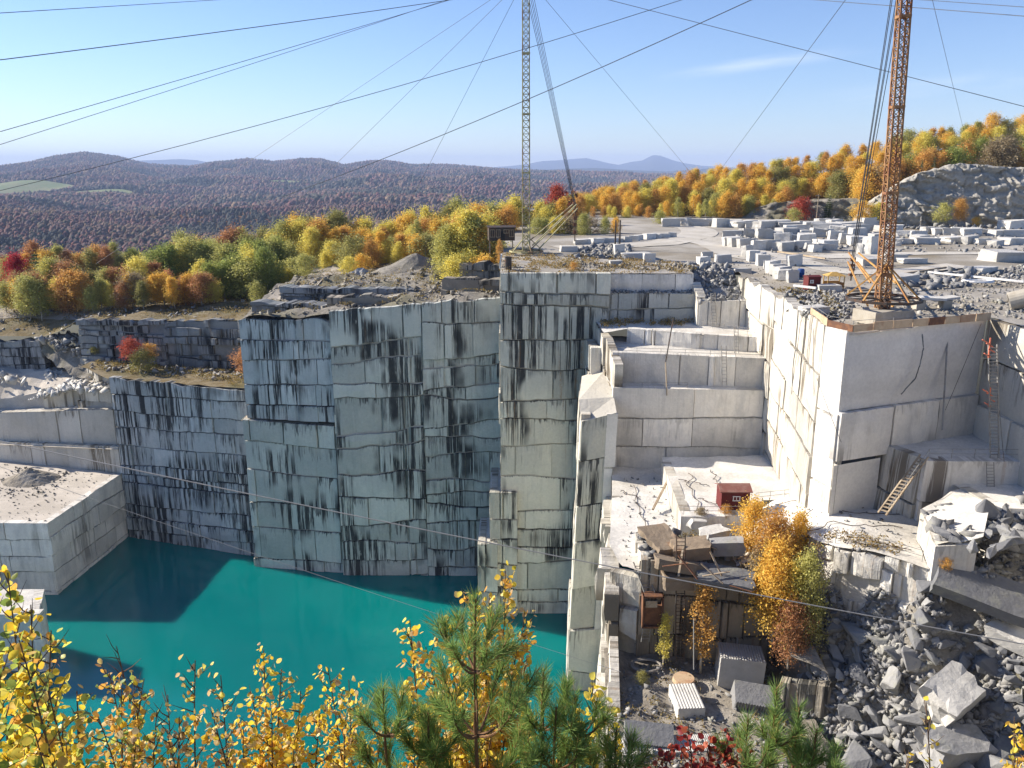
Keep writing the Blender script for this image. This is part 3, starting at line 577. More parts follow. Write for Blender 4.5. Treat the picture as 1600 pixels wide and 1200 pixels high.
# a few giants
def slab(name, c, size, rot, mat, seed, label, cat, jag=0.25, sub=4, group=None):
    """quarried slab with broken ends"""
    bm = bmesh.new(); bmesh.ops.create_cube(bm, size=1.0); bmesh.ops.subdivide_edges(bm, edges=bm.edges[:], cuts=sub, use_grid_fill=True)
    for v in bm.verts:
        v.co = Vector((v.co.x * size[0], v.co.y * size[1], v.co.z * size[2])); k = 1.0 if abs(v.co.x) > size[0] * 0.45 else 0.25
        v.co += Vector((nz(v.co.y * 0.9 + seed, v.co.z * 0.9), nz(v.co.x * 0.9 + seed, v.co.z, 3) * 0.5, nz(v.co.x * 0.7, v.co.y * 0.9, seed) * 0.5)) * jag * k * 2
    me = bpy.data.meshes.new(name); bm.to_mesh(me); bm.free(); me.materials.append(mat)
    o = bpy.data.objects.new(name, me); COL.objects.link(o); o.location = c; o.rotation_euler = rot; tag(o, label, cat, group); return o
p = march(1532, 945, rz, 45, 100); slab('granite_slab', p + Vector((0, 0, 1.0)), (8.6, 4.2, 1.3), (R(24), R(14), R(-24)), M['boulder'], 3, 'long flat grey slab tilted across the top of the rubble slope', 'slab')
p = march(1480, 1110, rz, 45, 100); o = slab('boulder', p + Vector((0, 0, 1.5)), (4.6, 3.6, 3.4), (R(22), R(-14), R(30)), M['pale_block'], 8, 'largest squarish boulder in the lower rubble with a sun dappled pale top', 'boulder', 0.5)
p = march(1585, 1010, rz, 45, 100); slab('granite_slab', p + Vector((0, 0, 0.8)), (5.0, 3.0, 1.3), (R(16), R(12), R(-38)), M['pale_block'], 11, 'pale drill grooved slab at the right edge below the long tilted slab', 'slab')
p = march(1490, 1180, rz, 45, 100); slab('boulder', p + Vector((0, 0, 0.6)), (6.0, 3.0, 2.6), (R(14), R(6), R(15)), M['boulder'], 14, 'broad rounded dark boulder at the bottom edge of the rubble', 'boulder', 0.5)
for (px, py, s, sd, lb) in [(1545, 812, 1.9, 1, 'tall bluish boulder leaning on the pale ledge at the top of the rubble'), (1498, 862, 1.5, 2, 'dark upright wedge of rock beside the grooved block in the rubble top'), (1590, 850, 1.8, 3, 'large boulder at the right edge near the top of the rubble')]:
    p = march(px, py, rz, 45, 100)
    if p is None: p = atZ(px, py, -34)
    o = bpy.data.objects.new('boulder', BM[sd]); COL.objects.link(o); o.location = p + Vector((0, 0, s * .3)); o.scale = (s, s, s * 1.1); o.rotation_euler = (0.5, 0.4, sd); tag(o, lb, 'boulder')
for i in range(16):
    px, py = rd.uniform(1452, 1600), rd.uniform(792, 872); p = atZ(px, py, -34.8); s = rd.uniform(0.5, 1.25)
    o = bpy.data.objects.new('boulder', BM[rd.randrange(9)]); COL.objects.link(o); o.location = p + Vector((0, 0, s * .3)); o.scale = (s * 1.2, s, s); o.rotation_euler = (rd.uniform(-.6, .6), rd.uniform(-.6, .6), rd.uniform(0, 6)); tag(o, 'grey broken boulder lying on the pale ledge at the top of the rubble slope', 'boulder', 'boulders on the pale ledge')
pts = []; szs = []
while len(pts) < 5200:
    px = rd.uniform(1210, 1650); py = rd.uniform(795, 1260)
    p = march(px, py, rz, 40, 100, 0.5)
    if p is None or p.x < 30.2 or (p.x < 45 and p.y > 74.2 - 0.9 * (p.x - 41)): continue
    pts.append(p + Vector((0, 0, 0.05))); szs.append(rd.choice([0.16, 0.22, 0.3, 0.4, 0.55]) * (1.0 if py < 980 else 1.35))
scatter('rubble', pts, szs, M['rubble'], 3, label='loose broken stone filling the gaps of the rubble slope', cat='rubble')

M['outcrop'] = rock_mat('pale_outcrop_rock', (0.36, 0.345, 0.305), (0.34, 0.325, 0.29), (0.20, 0.19, 0.15), 0.8)
M['brown_rubble'] = rock_mat('brownish_rubble', (0.30, 0.28, 0.24), (0.18, 0.165, 0.14))
# ================================================================ FAR LAND
def px_of(x, y): return 800 + 1330 * x / max(y, 1)
RIDGE = [(-400, 267), (0, 263), (50, 257), (95, 248), (140, 243), (185, 248), (235, 259), (300, 262), (340, 256), (390, 252), (430, 256), (470, 251), (505, 251), (540, 260), (575, 254), (605, 253), (645, 259), (700, 259), (740, 262), (780, 266), (900, 270), (1000, 273), (1100, 275), (1900, 283)]
def elev(py): d = ray(800, py); return d.z / d.y
def Y0hill(px): return interp(px, [(900, 300), (1250, 292), (1400, 268), (1900, 262)])
CREST = [(850, -19), (1000, -13), (1100, -9), (1200, -5), (1300, -1), (1400, 4), (1500, 8), (1600, 11), (1900, 16)]
def far_z(x, y):
    r = math.hypot(x, y); px = px_of(x, y)
    near = interp(px, [(-400, -35), (400, -32), (520, -28), (780, -25), (900, -18.3), (1900, -18.3)])
    val = -128 + 62 * nz(x / 850, y / 600, 1) + 14 * nz(x / 330, y / 330, 2)
    rdg = elev(interp(px, RIDGE)) * 9600
    t = sm((r - 3400) / 6200) ** 1.15
    v = val + (rdg - val) * t
    if 3500 < r < 9300: v += 75 * nz(x / 1000, y / 900, 5) * sm((r - 3500) / 1500) * sm((9300 - r) / 1500) + 14 * nz(x / 300, y / 300, 6) * sm((r - 3500) / 1500) * sm((9500 - r) / 800)
    if r > 9600: v -= (r - 9600) * 0.25
    st = interp(px, [(0, 265), (450, 250), (800, 285), (1000, 420), (1200, 700), (1900, 900)])
    f = max(0.0, min(1.0, (r - st) / interp(px, [(0, 1500), (700, 1100), (1100, 1400)])))
    f = f * (2 - f) if f < 1 else 1
    z = near + (v - near) * f
    if px > 850:
        k = sm((px - 850) / 120); z0 = interp(px, CREST); yy = y - Y0hill(px)
        z = z * (1 - k) + k * ((-18.3 + (z0 + 18.3) * sm(yy / 55) - max(0, yy - 90) * 0.10) if yy < 400 else min(z, z0 - 31))
    return z
NPX, NR = 230, 150
rs0 = lambda px: interp(px, [(-300, 250), (0, 262), (380, 262), (420, 258), (800, 258), (900, 258), (1300, 262), (1500, 255), (1900, 255)])
V = np.zeros((NPX * NR, 3))
for i in range(NPX):
    px = -320 + i * (1900 + 320) / (NPX - 1); k = (px - 800) / 1330
    for j in range(NR):
        t = j / (NR - 1); yy = (rs0(px) - 22) * (11500 / (rs0(px) - 22)) ** t; x = yy * k
        z = far_z(x, yy); 
        if yy > 900: z += 5 * nz(x / 60, yy / 60, 9)
        V[i * NR + j] = (x, yy, z)
ii, jj = np.meshgrid(np.arange(NPX - 1), np.arange(NR - 1), indexing='ij'); b0 = (ii * NR + jj).ravel()
Fq = np.stack([b0, b0 + NR, b0 + NR + 1, b0 + 1], 1)
def forest_floor():
    m, nt = newmat('autumn_woodland_hills'); g = nd(nt, 'NewGeometry'); pos = g.outputs['Position']
    flat = vmul(nt, pos, (1, 1, 0.0))
    a = noi(nt, flat, 0.045, 5, 0.75); b = noi(nt, flat, 0.0022, 5, 0.6); c = noi(nt, flat, 0.006, 4, 0.6)
    col = mix(nt, ramp(nt, a, 0.35, 0.65), (0.10, 0.055, 0.035), (0.25, 0.13, 0.06))
    col = mix(nt, ramp(nt, b, 0.48, 0.62), col, (0.035, 0.05, 0.028))
    col = mix(nt, mth(nt, 'MULTIPLY', ramp(nt, c, 0.52, 0.68), 0.6), col, (0.17, 0.15, 0.06))
    finish(nt, col, 1.0, a, 1.0, 12.0, 0.0)
    return m
M['woodland'] = forest_floor()
far = np_mesh('hills', V, Fq, M['woodland'], smooth=True); tag(far, kind='structure')
# blue mountains on the horizon, real ridges 27 km off
def far_rock():
    m, nt = newmat('spruce_mountain_slopes'); g = nd(nt, 'NewGeometry'); n = noi(nt, g.outputs['Position'], 0.0012, 5, 0.6); finish(nt, mix(nt, n, (0.025, 0.04, 0.045), (0.07, 0.065, 0.06)), 1.0, n, 1.0, 60.0, 0.0); return m
M['mountain'] = far_rock()
def mountains(name, prof, dist, depth, p0, p1, seed):
    n = 260; rows = 9; V = []; 
    for i in range(n):
        px = p0 + (p1 - p0) * i / (n - 1)
        for j in range(rows):
            t = j / (rows - 1) * 2 - 1; y = dist + depth * t; x = y * (px - 800) / 1330
            top = elev(interp(px, prof)) * dist; f = (1 - abs(t)) ** 0.8
            z = -150 + (top + 150) * f + (35 * nz(x / 900, y / 900, seed) * (f if f < 0.99 else 0))
            V.append((x, y, z))
    ii, jj = np.meshgrid(np.arange(n - 1), np.arange(rows - 1), indexing='ij'); b = (ii * rows + jj).ravel()
    o = np_mesh(name, np.array(V), np.stack([b, b + rows, b + rows + 1, b + 1], 1), M['mountain'], smooth=True); tag(o, kind='structure')
mountains('mountains', [(150, 268), (190, 257), (215, 251), (250, 250), (285, 248.5), (310, 250), (335, 255), (360, 266)], 24000, 3500, 140, 370, 3)
mountains('mountains', [(700, 268), (760, 262), (800, 259), (825, 256), (845, 252), (870, 250.5), (900, 248), (915, 247), (930, 250), (950, 255), (965, 257.5), (985, 253), (1001, 251), (1010, 246.5), (1018, 242.5), (1030, 243), (1040, 247), (1052, 251), (1068, 255), (1095, 259), (1150, 262), (1260, 270)], 26000, 4000, 690, 1270, 4)
mountains('mountains', [(760, 272), (820, 268), (870, 264), (930, 262.5), (990, 266), (1040, 268), (1120, 262), (1200, 266), (1300, 275)], 15500, 2500, 750, 1310, 6)

# woodland of the valley: thousands of separate crowns in one mass
ico = bmesh.new(); bmesh.ops.create_icosphere(ico, subdivisions=1, radius=1.0); ico.verts.index_update()
IV = np.array([v.co[:] for v in ico.verts]); IF = np.array([[v.index for v in f.verts] for f in ico.faces]); ico.free()
rs = np.random.RandomState(11); CP = []
for k in range(8): CP.append((IV * (1 + rs.uniform(-0.3, 0.3, (len(IV), 1))) * np.array([1, 1, 1.25]), IF))
PAL = np.array([(0.19, 0.10, 0.07), (0.24, 0.14, 0.08), (0.15, 0.10, 0.08), (0.22, 0.16, 0.11), (0.13, 0.12, 0.06), (0.035, 0.055, 0.035), (0.05, 0.07, 0.04), (0.27, 0.19, 0.10), (0.20, 0.15, 0.13), (0.20, 0.08, 0.06)])
FIELDS = [(-2560, 4350, 380, 200), (-1980, 3950, 230, 110), (-2050, 3350, 220, 120), (-1250, 4900, 150, 80)]
def in_field(x, y): return any(abs((x - a) / c) ** 2 + abs((y - b) / d) ** 2 < 1 for a, b, c, d in FIELDS)
def valley(n, r0, r1, s0, s1, px0, px1, p, dk):
    pts = []; sz = []; cl = []
    for _ in range(n):
        t = rs.rand() ** p; r = r0 * (r1 / r0) ** t; px = rs.uniform(px0, px1); x = r * (px - 800) / 1330
        if in_field(x, r): continue
        dkn = nz(x / 420, r / 420, 8) + 0.6 * nz(x / 150, r / 150, 4)
        pn = nz(x / 260, r / 260, 12) + rs.normal() * 0.22; k = rs.choice([5, 6]) if dkn > 0.24 + 0.1 * rs.normal() else (rs.choice([0, 2, 9]) if pn < -0.12 else rs.choice([1, 3, 7]) if pn > 0.16 else rs.choice([0, 2, 4, 8, 3]))
        s = rs.uniform(s0, s1); pts.append((x, r, far_z(x, r) + s * 0.7)); sz.append((s, s, s * rs.uniform(1, 1.4))); cl.append((PAL[k] * 0.62 + np.array([0.055, 0.046, 0.052])) * rs.uniform(0.85, 1.2))
    return pts, sz, np.array(cl)
def leafcol(name, v=0.35):
    m, nt = newmat(name); at = nd(nt, 'Attribute', attribute_name='Col'); g = nd(nt, 'NewGeometry')
    n = noi(nt, g.outputs['Position'], 0.9, 4, 0.7); q = mth(nt, 'ADD', 1 - v, mth(nt, 'MULTIPLY', n, 2 * v))
    finish(nt, mix(nt, 1.0, at.outputs[0], nd(nt, 'CombineColor', {0: q, 1: q, 2: q}), 'MULTIPLY'), 0.95, n, 1, 1.5, 0.05); return m
M['crowns'] = leafcol('autumn_crowns')
a = valley(24000, 900, 3000, 3.6, 6.2, -60, 1080, 1.0, 0); scatter('forest', a[0], a[1], M['crowns'], 5, CP, 'autumn woodland of rust brown and dark green crowns covering the valley', 'forest', 0.3, a[2])
a = valley(60000, 2800, 9500, 6, 12, -60, 1120, 0.9, 0); scatter('forest', a[0], a[1], M['crowns'], 6, CP, 'distant purple brown woodland rising to the long ridge', 'forest', 0.3, a[2])
M['meadow'] = ground_mat('pale_green_meadow', (0.15, 0.20, 0.08), (0.20, 0.21, 0.10), (0.13, 0.17, 0.07), 0.01, 0.1, 0.5, 0.1)
for (a_, b_, c_, d_) in FIELDS:
    sheet('meadow', [(a_ + c_ * 0.93 * math.cos(t / 14 * 6.283) * (1 + 0.15 * nz(t, a_)), b_ + d_ * 0.93 * math.sin(t / 14 * 6.283)) for t in range(14)], lambda x, y: far_z(x, y) + 9, 60, M['meadow'])

# ---------------------------------------------------------------- trees
def leaf_mat(name, c1, c2, c3=None):
    m, nt = newmat(name); at = nd(nt, 'Attribute', attribute_name='Col'); s = nd(nt, 'SeparateColor', {0: at.outputs[0]}); oi = nd(nt, 'ObjectInfo')
    f = mth(nt, 'ADD', mth(nt, 'MULTIPLY', s.outputs[1], 0.75), mth(nt, 'MULTIPLY', oi.outputs['Random'], 0.35), clamp=True)
    col = mix(nt, f, c1, c2); v = mth(nt, 'ADD', 0.6, mth(nt, 'MULTIPLY', s.outputs[0], 0.8))
    col = mix(nt, 1.0, col, nd(nt, 'CombineColor', {0: v, 1: v, 2: v}), 'MULTIPLY')
    d = nd(nt, 'BsdfPrincipled', {'Base Color': col, 'Roughness': 0.6, 'Specular IOR Level': 0.2}); t = nd(nt, 'BsdfTranslucent', {'Color': col})
    x = nd(nt, 'MixShader', {0: 0.42, 1: d, 2: t}); nd(nt, 'OutputMaterial', {0: x}); return m
L = {'gold': leaf_mat('golden_leaves', (0.82, 0.58, 0.12), (0.72, 0.46, 0.09)), 'orange': leaf_mat('orange_leaves', (0.68, 0.42, 0.12), (0.56, 0.32, 0.09)),
     'yellow': leaf_mat('yellow_leaves', (0.80, 0.70, 0.18), (0.66, 0.58, 0.13)), 'lime': leaf_mat('yellow_green_leaves', (0.54, 0.51, 0.17), (0.38, 0.38, 0.12)),
     'green': leaf_mat('green_leaves', (0.24, 0.30, 0.08), (0.34, 0.37, 0.10)), 'olive': leaf_mat('olive_leaves', (0.40, 0.37, 0.13), (0.28, 0.27, 0.09)),
     'red': leaf_mat('red_leaves', (0.48, 0.11, 0.06), (0.38, 0.08, 0.05)), 'rust': leaf_mat('rust_leaves', (0.50, 0.27, 0.12), (0.40, 0.20, 0.10)),
     'pink': leaf_mat('salmon_leaves', (0.56, 0.24, 0.15), (0.46, 0.17, 0.11)), 'crimson': leaf_mat('crimson_leaves', (0.50, 0.04, 0.06), (0.36, 0.03, 0.04)),
     'pine': leaf_mat('pine_needles', (0.06, 0.10, 0.04), (0.09, 0.12, 0.05)), 'tan': leaf_mat('tan_leaves', (0.42, 0.33, 0.20), (0.32, 0.26, 0.16))}
M['bark'] = plain('grey_bark', (0.40, 0.37, 0.32), 0.9, s=1.5); M['birch_bark'] = plain('pale_birch_bark', (0.45, 0.42, 0.36), 0.8, rust=(0.08, 0.07, 0.06), s=2)
def quads(C, S, rs, aspect=1.0, upb=0.0):
    n = len(C); a = rs.normal(size=(n, 3)); a[:, 2] += upb; a /= np.linalg.norm(a, axis=1)[:, None]; b = rs.normal(size=(n, 3)); u = np.cross(a, b); u /= np.linalg.norm(u, axis=1)[:, None]; v = np.cross(a, u)
    u *= (S / 2)[:, None]; v *= (S / 2 * aspect)[:, None]
    return np.stack([C - u, C - v * 0.8, C + u, C + v * 0.8], 1).reshape(-1, 3), np.arange(4 * n).reshape(-1, 4)
def make_tree(kind, seed, ncl, per, leaf):
    """unit-height tree: returns trunk MB and crown arrays"""
    rs = np.random.RandomState(seed); rd = random.Random(seed); tr = MB()
    bend = rd.uniform(-0.03, 0.03); tp = lambda t: Vector((bend * math.sin(t * 3), bend * math.cos(t * 2.2) - bend, t))
    w = {'aspen': 0.19, 'maple': 0.33, 'slim': 0.14, 'bush': 0.5, 'pine': 0.22, 'multi': 0.27}[kind]
    lo = {'aspen': 0.22, 'maple': 0.2, 'slim': 0.2, 'bush': 0.05, 'pine': 0.12, 'multi': 0.12}[kind]
    top = 0.97
    tr.path([tp(i / 6 * top) for i in range(7)], [0.013 * (1 - i / 6.6) + 0.001 for i in range(7)], 5)
    cen = []
    def env(t):
        if kind == 'pine': return w * (1 - t) ** 0.8 + 0.01
        if kind in ('maple', 'bush'): return w * math.sqrt(max(0.0, 1 - ((t - 0.42) / 0.6) ** 2))
        return w * math.sqrt(max(0.0, 1 - (abs(t - 0.42) / 0.6) ** 2.2)) * (1.05 - 0.25 * t) + 0.012
    for i in range(ncl):
        t = rd.random() ** (0.9 if kind != 'pine' else 1.3); e = env(t); a = rd.uniform(0, 6.283); rr = e * (rd.random() ** 0.5) * rd.uniform(0.7, 1.15) * (0.78 + 0.34 * math.sin(a * 2 + seed) * math.sin(z * 17 + seed * 1.3) + 0.1 * math.sin(a * 5 + z * 23)) if (z := lo + (top - lo) * t) else 0; z = lo + (top - lo) * t
        if kind == 'pine': a = round(a / 1.05) * 1.05 + z * 9; z = lo + (top - lo) * (round(t * 11) / 11)
        p = tp(z) + Vector((math.cos(a) * rr, math.sin(a) * rr, -0.3 * rr if kind == 'pine' else rd.uniform(-0.03, 0.03)))
        cen.append(p)
        if i % 4 == 0: q = tp(max(0.05, z - rr * (1.1 if kind != 'pine' else 0.1))); tr.tube(q, p, 0.0045, 0.0012, 4)
    cen = np.array([c[:] for c in cen]); cr = {'maple': 0.06, 'bush': 0.075, 'pine': 0.028, 'aspen': 0.04, 'slim': 0.033, 'multi': 0.05}[kind]
    C = (cen[:, None, :] + rs.normal(size=(ncl, per, 3)) * (cr * rs.uniform(0.45, 1.5, (ncl, 1, 1))) * np.array([0.8, 0.8, 1.15 if kind != 'pine' else 0.35])).reshape(-1, 3)
    S_ = leaf * rs.uniform(0.6, 1.3, len(C)); Vq, Fq_ = quads(C, S_, rs, 0.8 if kind != 'pine' else 0.5, 0.4)
    cc = rs.rand(ncl); c0 = np.repeat(cc, per) * 0.45 + rs.rand(len(C)) * 0.55; c1 = np.repeat(rs.rand(ncl), per) * 0.6 + rs.rand(len(C)) * 0.4
    return tr, Vq, Fq_, np.repeat(np.stack([c0, c1, c0], 1), 4, 0)
PRO = {}
def proto(kind, var, ncl, per, leaf):
    tr, Vq, Fq_, cc = make_tree(kind, hash((kind, var)) % 1000 if False else sum(map(ord, kind)) * 7 + var * 31, ncl, per, leaf)
    r = empty('tree'); t = tr.build('trunk', M['bark'], r, True); c = np_mesh('crown', Vq, Fq_, L['gold'], cc, r)
    for o in (r, t, c): COL.objects.unlink(o)
    PRO[(kind, var)] = (r, t, c)
for k_, n_, p_, l_ in (('aspen', 190, 30, 0.026), ('maple', 270, 32, 0.028), ('slim', 130, 22, 0.024), ('bush', 120, 30, 0.045), ('pine', 260, 16, 0.03), ('multi', 230, 28, 0.026)):
    for v_ in range(3): proto(k_, v_, n_, p_, l_)
SPEC = {'aspen': 'aspen_tree', 'maple': 'maple_tree', 'slim': 'birch_tree', 'bush': 'bush', 'pine': 'pine_tree', 'multi': 'birch_tree'}
NTREE = [0]
def plant(kind, loc, h, color, label, group=None, seed=None, wide=1.0, bark='bark'):
    r0, t0, c0 = PRO[(kind, random.Random(NTREE[0] * 7 + 1).randrange(3))]; rr = random.Random(NTREE[0] + 77); NTREE[0] += 1
    r = r0.copy(); r.name = SPEC[kind]; COL.objects.link(r); r.location = loc; s = h * wide; r.scale = (s, s * rr.uniform(0.9, 1.1), h); r.rotation_euler = (rr.uniform(-.03, .03), rr.uniform(-.03, .03), rr.uniform(0, 6.28))
    for o0 in (t0, c0):
        o = o0.copy(); COL.objects.link(o); o.parent = r; o.material_slots[0].link = 'OBJECT'; o.material_slots[0].material = L[color] if o0 is c0 else M[bark]
    tag(r, label, 'bush' if kind == 'bush' else 'tree', group); return r
rd = random.Random(21)
SKY = [(860, 338), (900, 330), (940, 312), (1000, 292), (1050, 270), (1100, 266), (1150, 262), (1200, 252), (1250, 262), (1290, 246), (1320, 232), (1360, 236), (1400, 212), (1450, 200), (1480, 204), (1520, 182), (1560, 192), (1620, 176)]
FRONT = [(880, 352), (940, 345), (1000, 318), (1050, 300), (1130, 300), (1200, 292), (1300, 285), (1350, 265), (1450, 240), (1620, 225)]
CN = {'gold': 'golden', 'orange': 'orange', 'yellow': 'bright yellow', 'lime': 'yellow green', 'green': 'green', 'olive': 'olive green', 'red': 'red', 'rust': 'rust brown', 'pink': 'salmon red', 'tan': 'thin tan', 'pine': 'dark green', 'crimson': 'crimson'}
KN = {'aspen': 'aspen', 'maple': 'round crowned maple', 'slim': 'slim birch', 'bush': 'bush', 'pine': 'pine', 'multi': 'birch'}
def hill_trees(px0, px1, dy, step, w, cols, kinds, zone, tops=None, hmin=8, hmax=17):
    px = px0
    while px < px1:
        q = px + rd.uniform(-step * .3, step * .3); Y = (Y0hill(q) if zone[0] == 'hill' else zone[1](q)) + dy + rd.uniform(-4, 4); x = Y * (q - 800) / 1330
        ty = interp(q, SKY) * w + interp(q, FRONT) * (1 - w) if tops is None else interp(q, tops)
        zt = elev(ty + rd.uniform(-9, 13)) * Y; zb = far_z(x, Y) - 0.2 if len(zone) < 4 else zone[3](x, Y)
        h = max(hmin, min(hmax, zt - zb)); c = rd.choice(cols); k = rd.choice(kinds)
        plant(k, (x, Y, max(zb, zt - hmax) if h >= hmax else zb), h, c, '%s %s %s' % (CN[c], KN[k], zone[2]), 'trees ' + zone[2], wide=1.45 if h < 10 else 1.3)
        px += step * 0.62
CH = ['gold', 'gold', 'orange', 'yellow', 'olive', 'gold', 'gold', 'yellow']
hill_trees(905, 1640, 62, 25, 1.0, CH + ['lime'], ['maple', 'aspen', 'multi', 'multi'], ('hill', 0, 'along the skyline of the right hill'))
hill_trees(890, 1640, 40, 24, 0.66, CH, ['maple', 'maple', 'aspen', 'multi'], ('hill', 0, 'halfway up the right hill'))
hill_trees(880, 1340, 22, 23, 0.33, CH + ['orange'], ['maple', 'aspen', 'multi'], ('hill', 0, 'low on the right hill'))
hill_trees(870, 1230, 8, 17, 0.0, ['gold', 'yellow', 'orange', 'lime', 'gold'], ['aspen', 'slim', 'multi'], ('hill', 0, 'at the foot of the right hill behind the yard'), tops=[(870, 355), (940, 335), (1050, 318), (1130, 308), (1230, 300)], hmin=5, hmax=11)
hill_trees(1345, 1640, 14, 24, 0.2, ['gold', 'orange', 'orange', 'tan', 'green'], ['aspen', 'multi', 'maple'], ('hill', 0, 'on top of the pale rock outcrop'), tops=[(1345, 262), (1450, 236), (1520, 222), (1640, 225)], hmin=6, hmax=14)
CMID = ['gold', 'yellow', 'lime', 'gold', 'olive', 'orange', 'yellow']
mz = lambda x, y: (far_z(x, y) if y > 240 else interp(x, [(-53, -26.5), (-34, -25), (-17, -22.8), (0, -19.5)])) - 0.3
MT = [(450, 340), (500, 333), (560, 348), (620, 345), (680, 325), (740, 318), (780, 312), (860, 318), (900, 318)]
hill_trees(452, 900, 0, 24, 1, CMID + ['lime', 'yellow'], ['maple', 'aspen', 'multi'], ('mid', lambda q: 262, 'in the back row of the middle wood', mz), tops=MT, hmin=8, hmax=15)
hill_trees(440, 800, 0, 20, 1, CMID, ['multi', 'aspen', 'maple', 'multi'], ('mid', lambda q: 236, 'in the middle wood behind the gravel mound', mz), tops=[(a, b + 14) for a, b in MT], hmin=7, hmax=13)
hill_trees(690, 782, 0, 15, 1, ['yellow', 'gold', 'gold', 'orange', 'lime'], ['aspen', 'multi', 'maple'], ('mid', lambda q: 184, 'in the front row of the middle wood beside the derrick', lambda x, y: -24.2), tops=[(690, 350), (730, 334), (765, 348), (800, 372)], hmin=7, hmax=15)
hill_trees(700, 775, 0, 16, 1, ['gold', 'lime', 'olive', 'yellow'], ['bush', 'multi'], ('mid', lambda q: 176, 'low at the edge of the rocky ground left of the tall pillar', lambda x, y: -24), tops=[(700, 405), (740, 392), (780, 400)], hmin=3, hmax=8)
hill_trees(545, 700, 0, 22, 1, CMID, ['aspen', 'multi', 'bush'], ('mid', lambda q: 212, 'just behind the gravel mound', mz), tops=[(545, 372), (600, 368), (700, 365)], hmin=4, hmax=11)
hill_trees(835, 960, 0, 22, 1, ['gold', 'lime', 'tan', 'yellow'], ['multi', 'bush'], ('mid', lambda q: 228, 'behind the boom of the green derrick', lambda x, y: -18), tops=[(820, 335), (880, 345), (960, 338)], hmin=5, hmax=11)
plant('maple', atY(868, 360, 268).xy.to_3d() + Vector((0, 0, -19)), 13.5, 'red', 'red maple rising behind the tip of the green derrick boom', None)
LT = [(0, 405), (50, 385), (100, 400), (160, 392), (220, 400), (270, 372), (300, 372), (380, 368), (440, 372)]
CL = ['lime', 'lime', 'olive', 'gold', 'green', 'yellow', 'lime']
hill_trees(-10, 455, 0, 17, 1, CL + ['rust', 'orange'], ['aspen', 'multi', 'maple'], ('left', lambda q: 256, 'in the back row of the left wood', lambda x, y: lz(x, y) if y < 262 else far_z(x, y)), tops=[(a, b - 4) for a, b in LT], hmin=8, hmax=15)
hill_trees(215, 450, 0, 13, 1, ['lime', 'lime', 'green', 'yellow', 'green'], ['multi', 'aspen', 'multi', 'maple'], ('left', lambda q: 226, 'in the green stand at the left beside the track', lz), tops=[(215, 396), (270, 385), (330, 380), (400, 378), (450, 384)], hmin=8, hmax=14)
hill_trees(-5, 250, 0, 19, 1, ['olive', 'gold', 'lime', 'rust', 'yellow', 'tan'], ['multi', 'aspen', 'maple'], ('left', lambda q: 216, 'in the front of the left wood', lz), tops=[(0, 430), (60, 412), (130, 422), (200, 415), (250, 420)], hmin=6, hmax=13)
hill_trees(-15, 330, 0, 21, 1, ['gold', 'lime', 'yellow', 'olive', 'rust', 'tan', 'orange'], ['multi', 'maple', 'aspen'], ('left', lambda q: 204 - 0.012 * q, 'in the lowest row of the left wood near the rim', lz), tops=[(0, 440), (80, 425), (140, 445), (220, 430), (330, 440)], hmin=4, hmax=11)
hill_trees(300, 450, 0, 17, 1, ['lime', 'green', 'lime', 'yellow'], ['multi', 'aspen', 'bush'], ('left', lambda q: 212, 'along the front edge of the green stand', lz), tops=[(300, 408), (380, 400), (450, 410)], hmin=4, hmax=10)
hill_trees(500, 700, 0, 24, 1, ['gold', 'yellow', 'lime', 'orange'], ['multi', 'maple', 'bush'], ('mid', lambda q: 219, 'in the sunny gap beside the dirt track', mz), tops=[(500, 385), (600, 375), (700, 372)], hmin=4, hmax=10)
for (px, ty, Y, k, c, lb, w) in [(262, 425, 206, 'maple', 'pink', 'salmon red maple in front of the green stand at the left', 0.9), (285, 440, 204, 'bush', 'pink', 'low salmon red maple sapling right of the salmon maple', 1), (112, 440, 205, 'multi', 'gold', 'golden birch beside the dirt road at far left', 1.3), (140, 445, 204, 'multi', 'yellow', 'yellow birch with green base near the dirt road at far left', 1.2), (20, 398, 236, 'maple', 'crimson', 'crimson maple at the far left edge', 1.1), (58, 395, 226, 'pine', 'pine', 'tall dark pine with open branches at the far left', 1.3), (208, 425, 212, 'pine', 'pine', 'dark pine among the birches of the left wood', 1.2), (318, 372, 262, 'pine', 'pine', 'pine top standing above the green stand', 1.2), (414, 388, 208, 'maple', 'green', 'dark green maple at the right end of the green stand', 1.0), (400, 440, 200, 'bush', 'lime', 'yellow green bush at the corner of the green stand', 1), (172, 440, 210, 'slim', 'tan', 'thin tan birch left of the dark pine', 1.0), (228, 450, 204, 'slim', 'tan', 'thin bare birch left of the salmon maple', 1.0)]:
    p = atY(px, ty, Y); z = lz(p.x, p.y); plant(k, (p.x, p.y, z - 0.2), max(2.5, p.z - z), c, lb, wide=w)
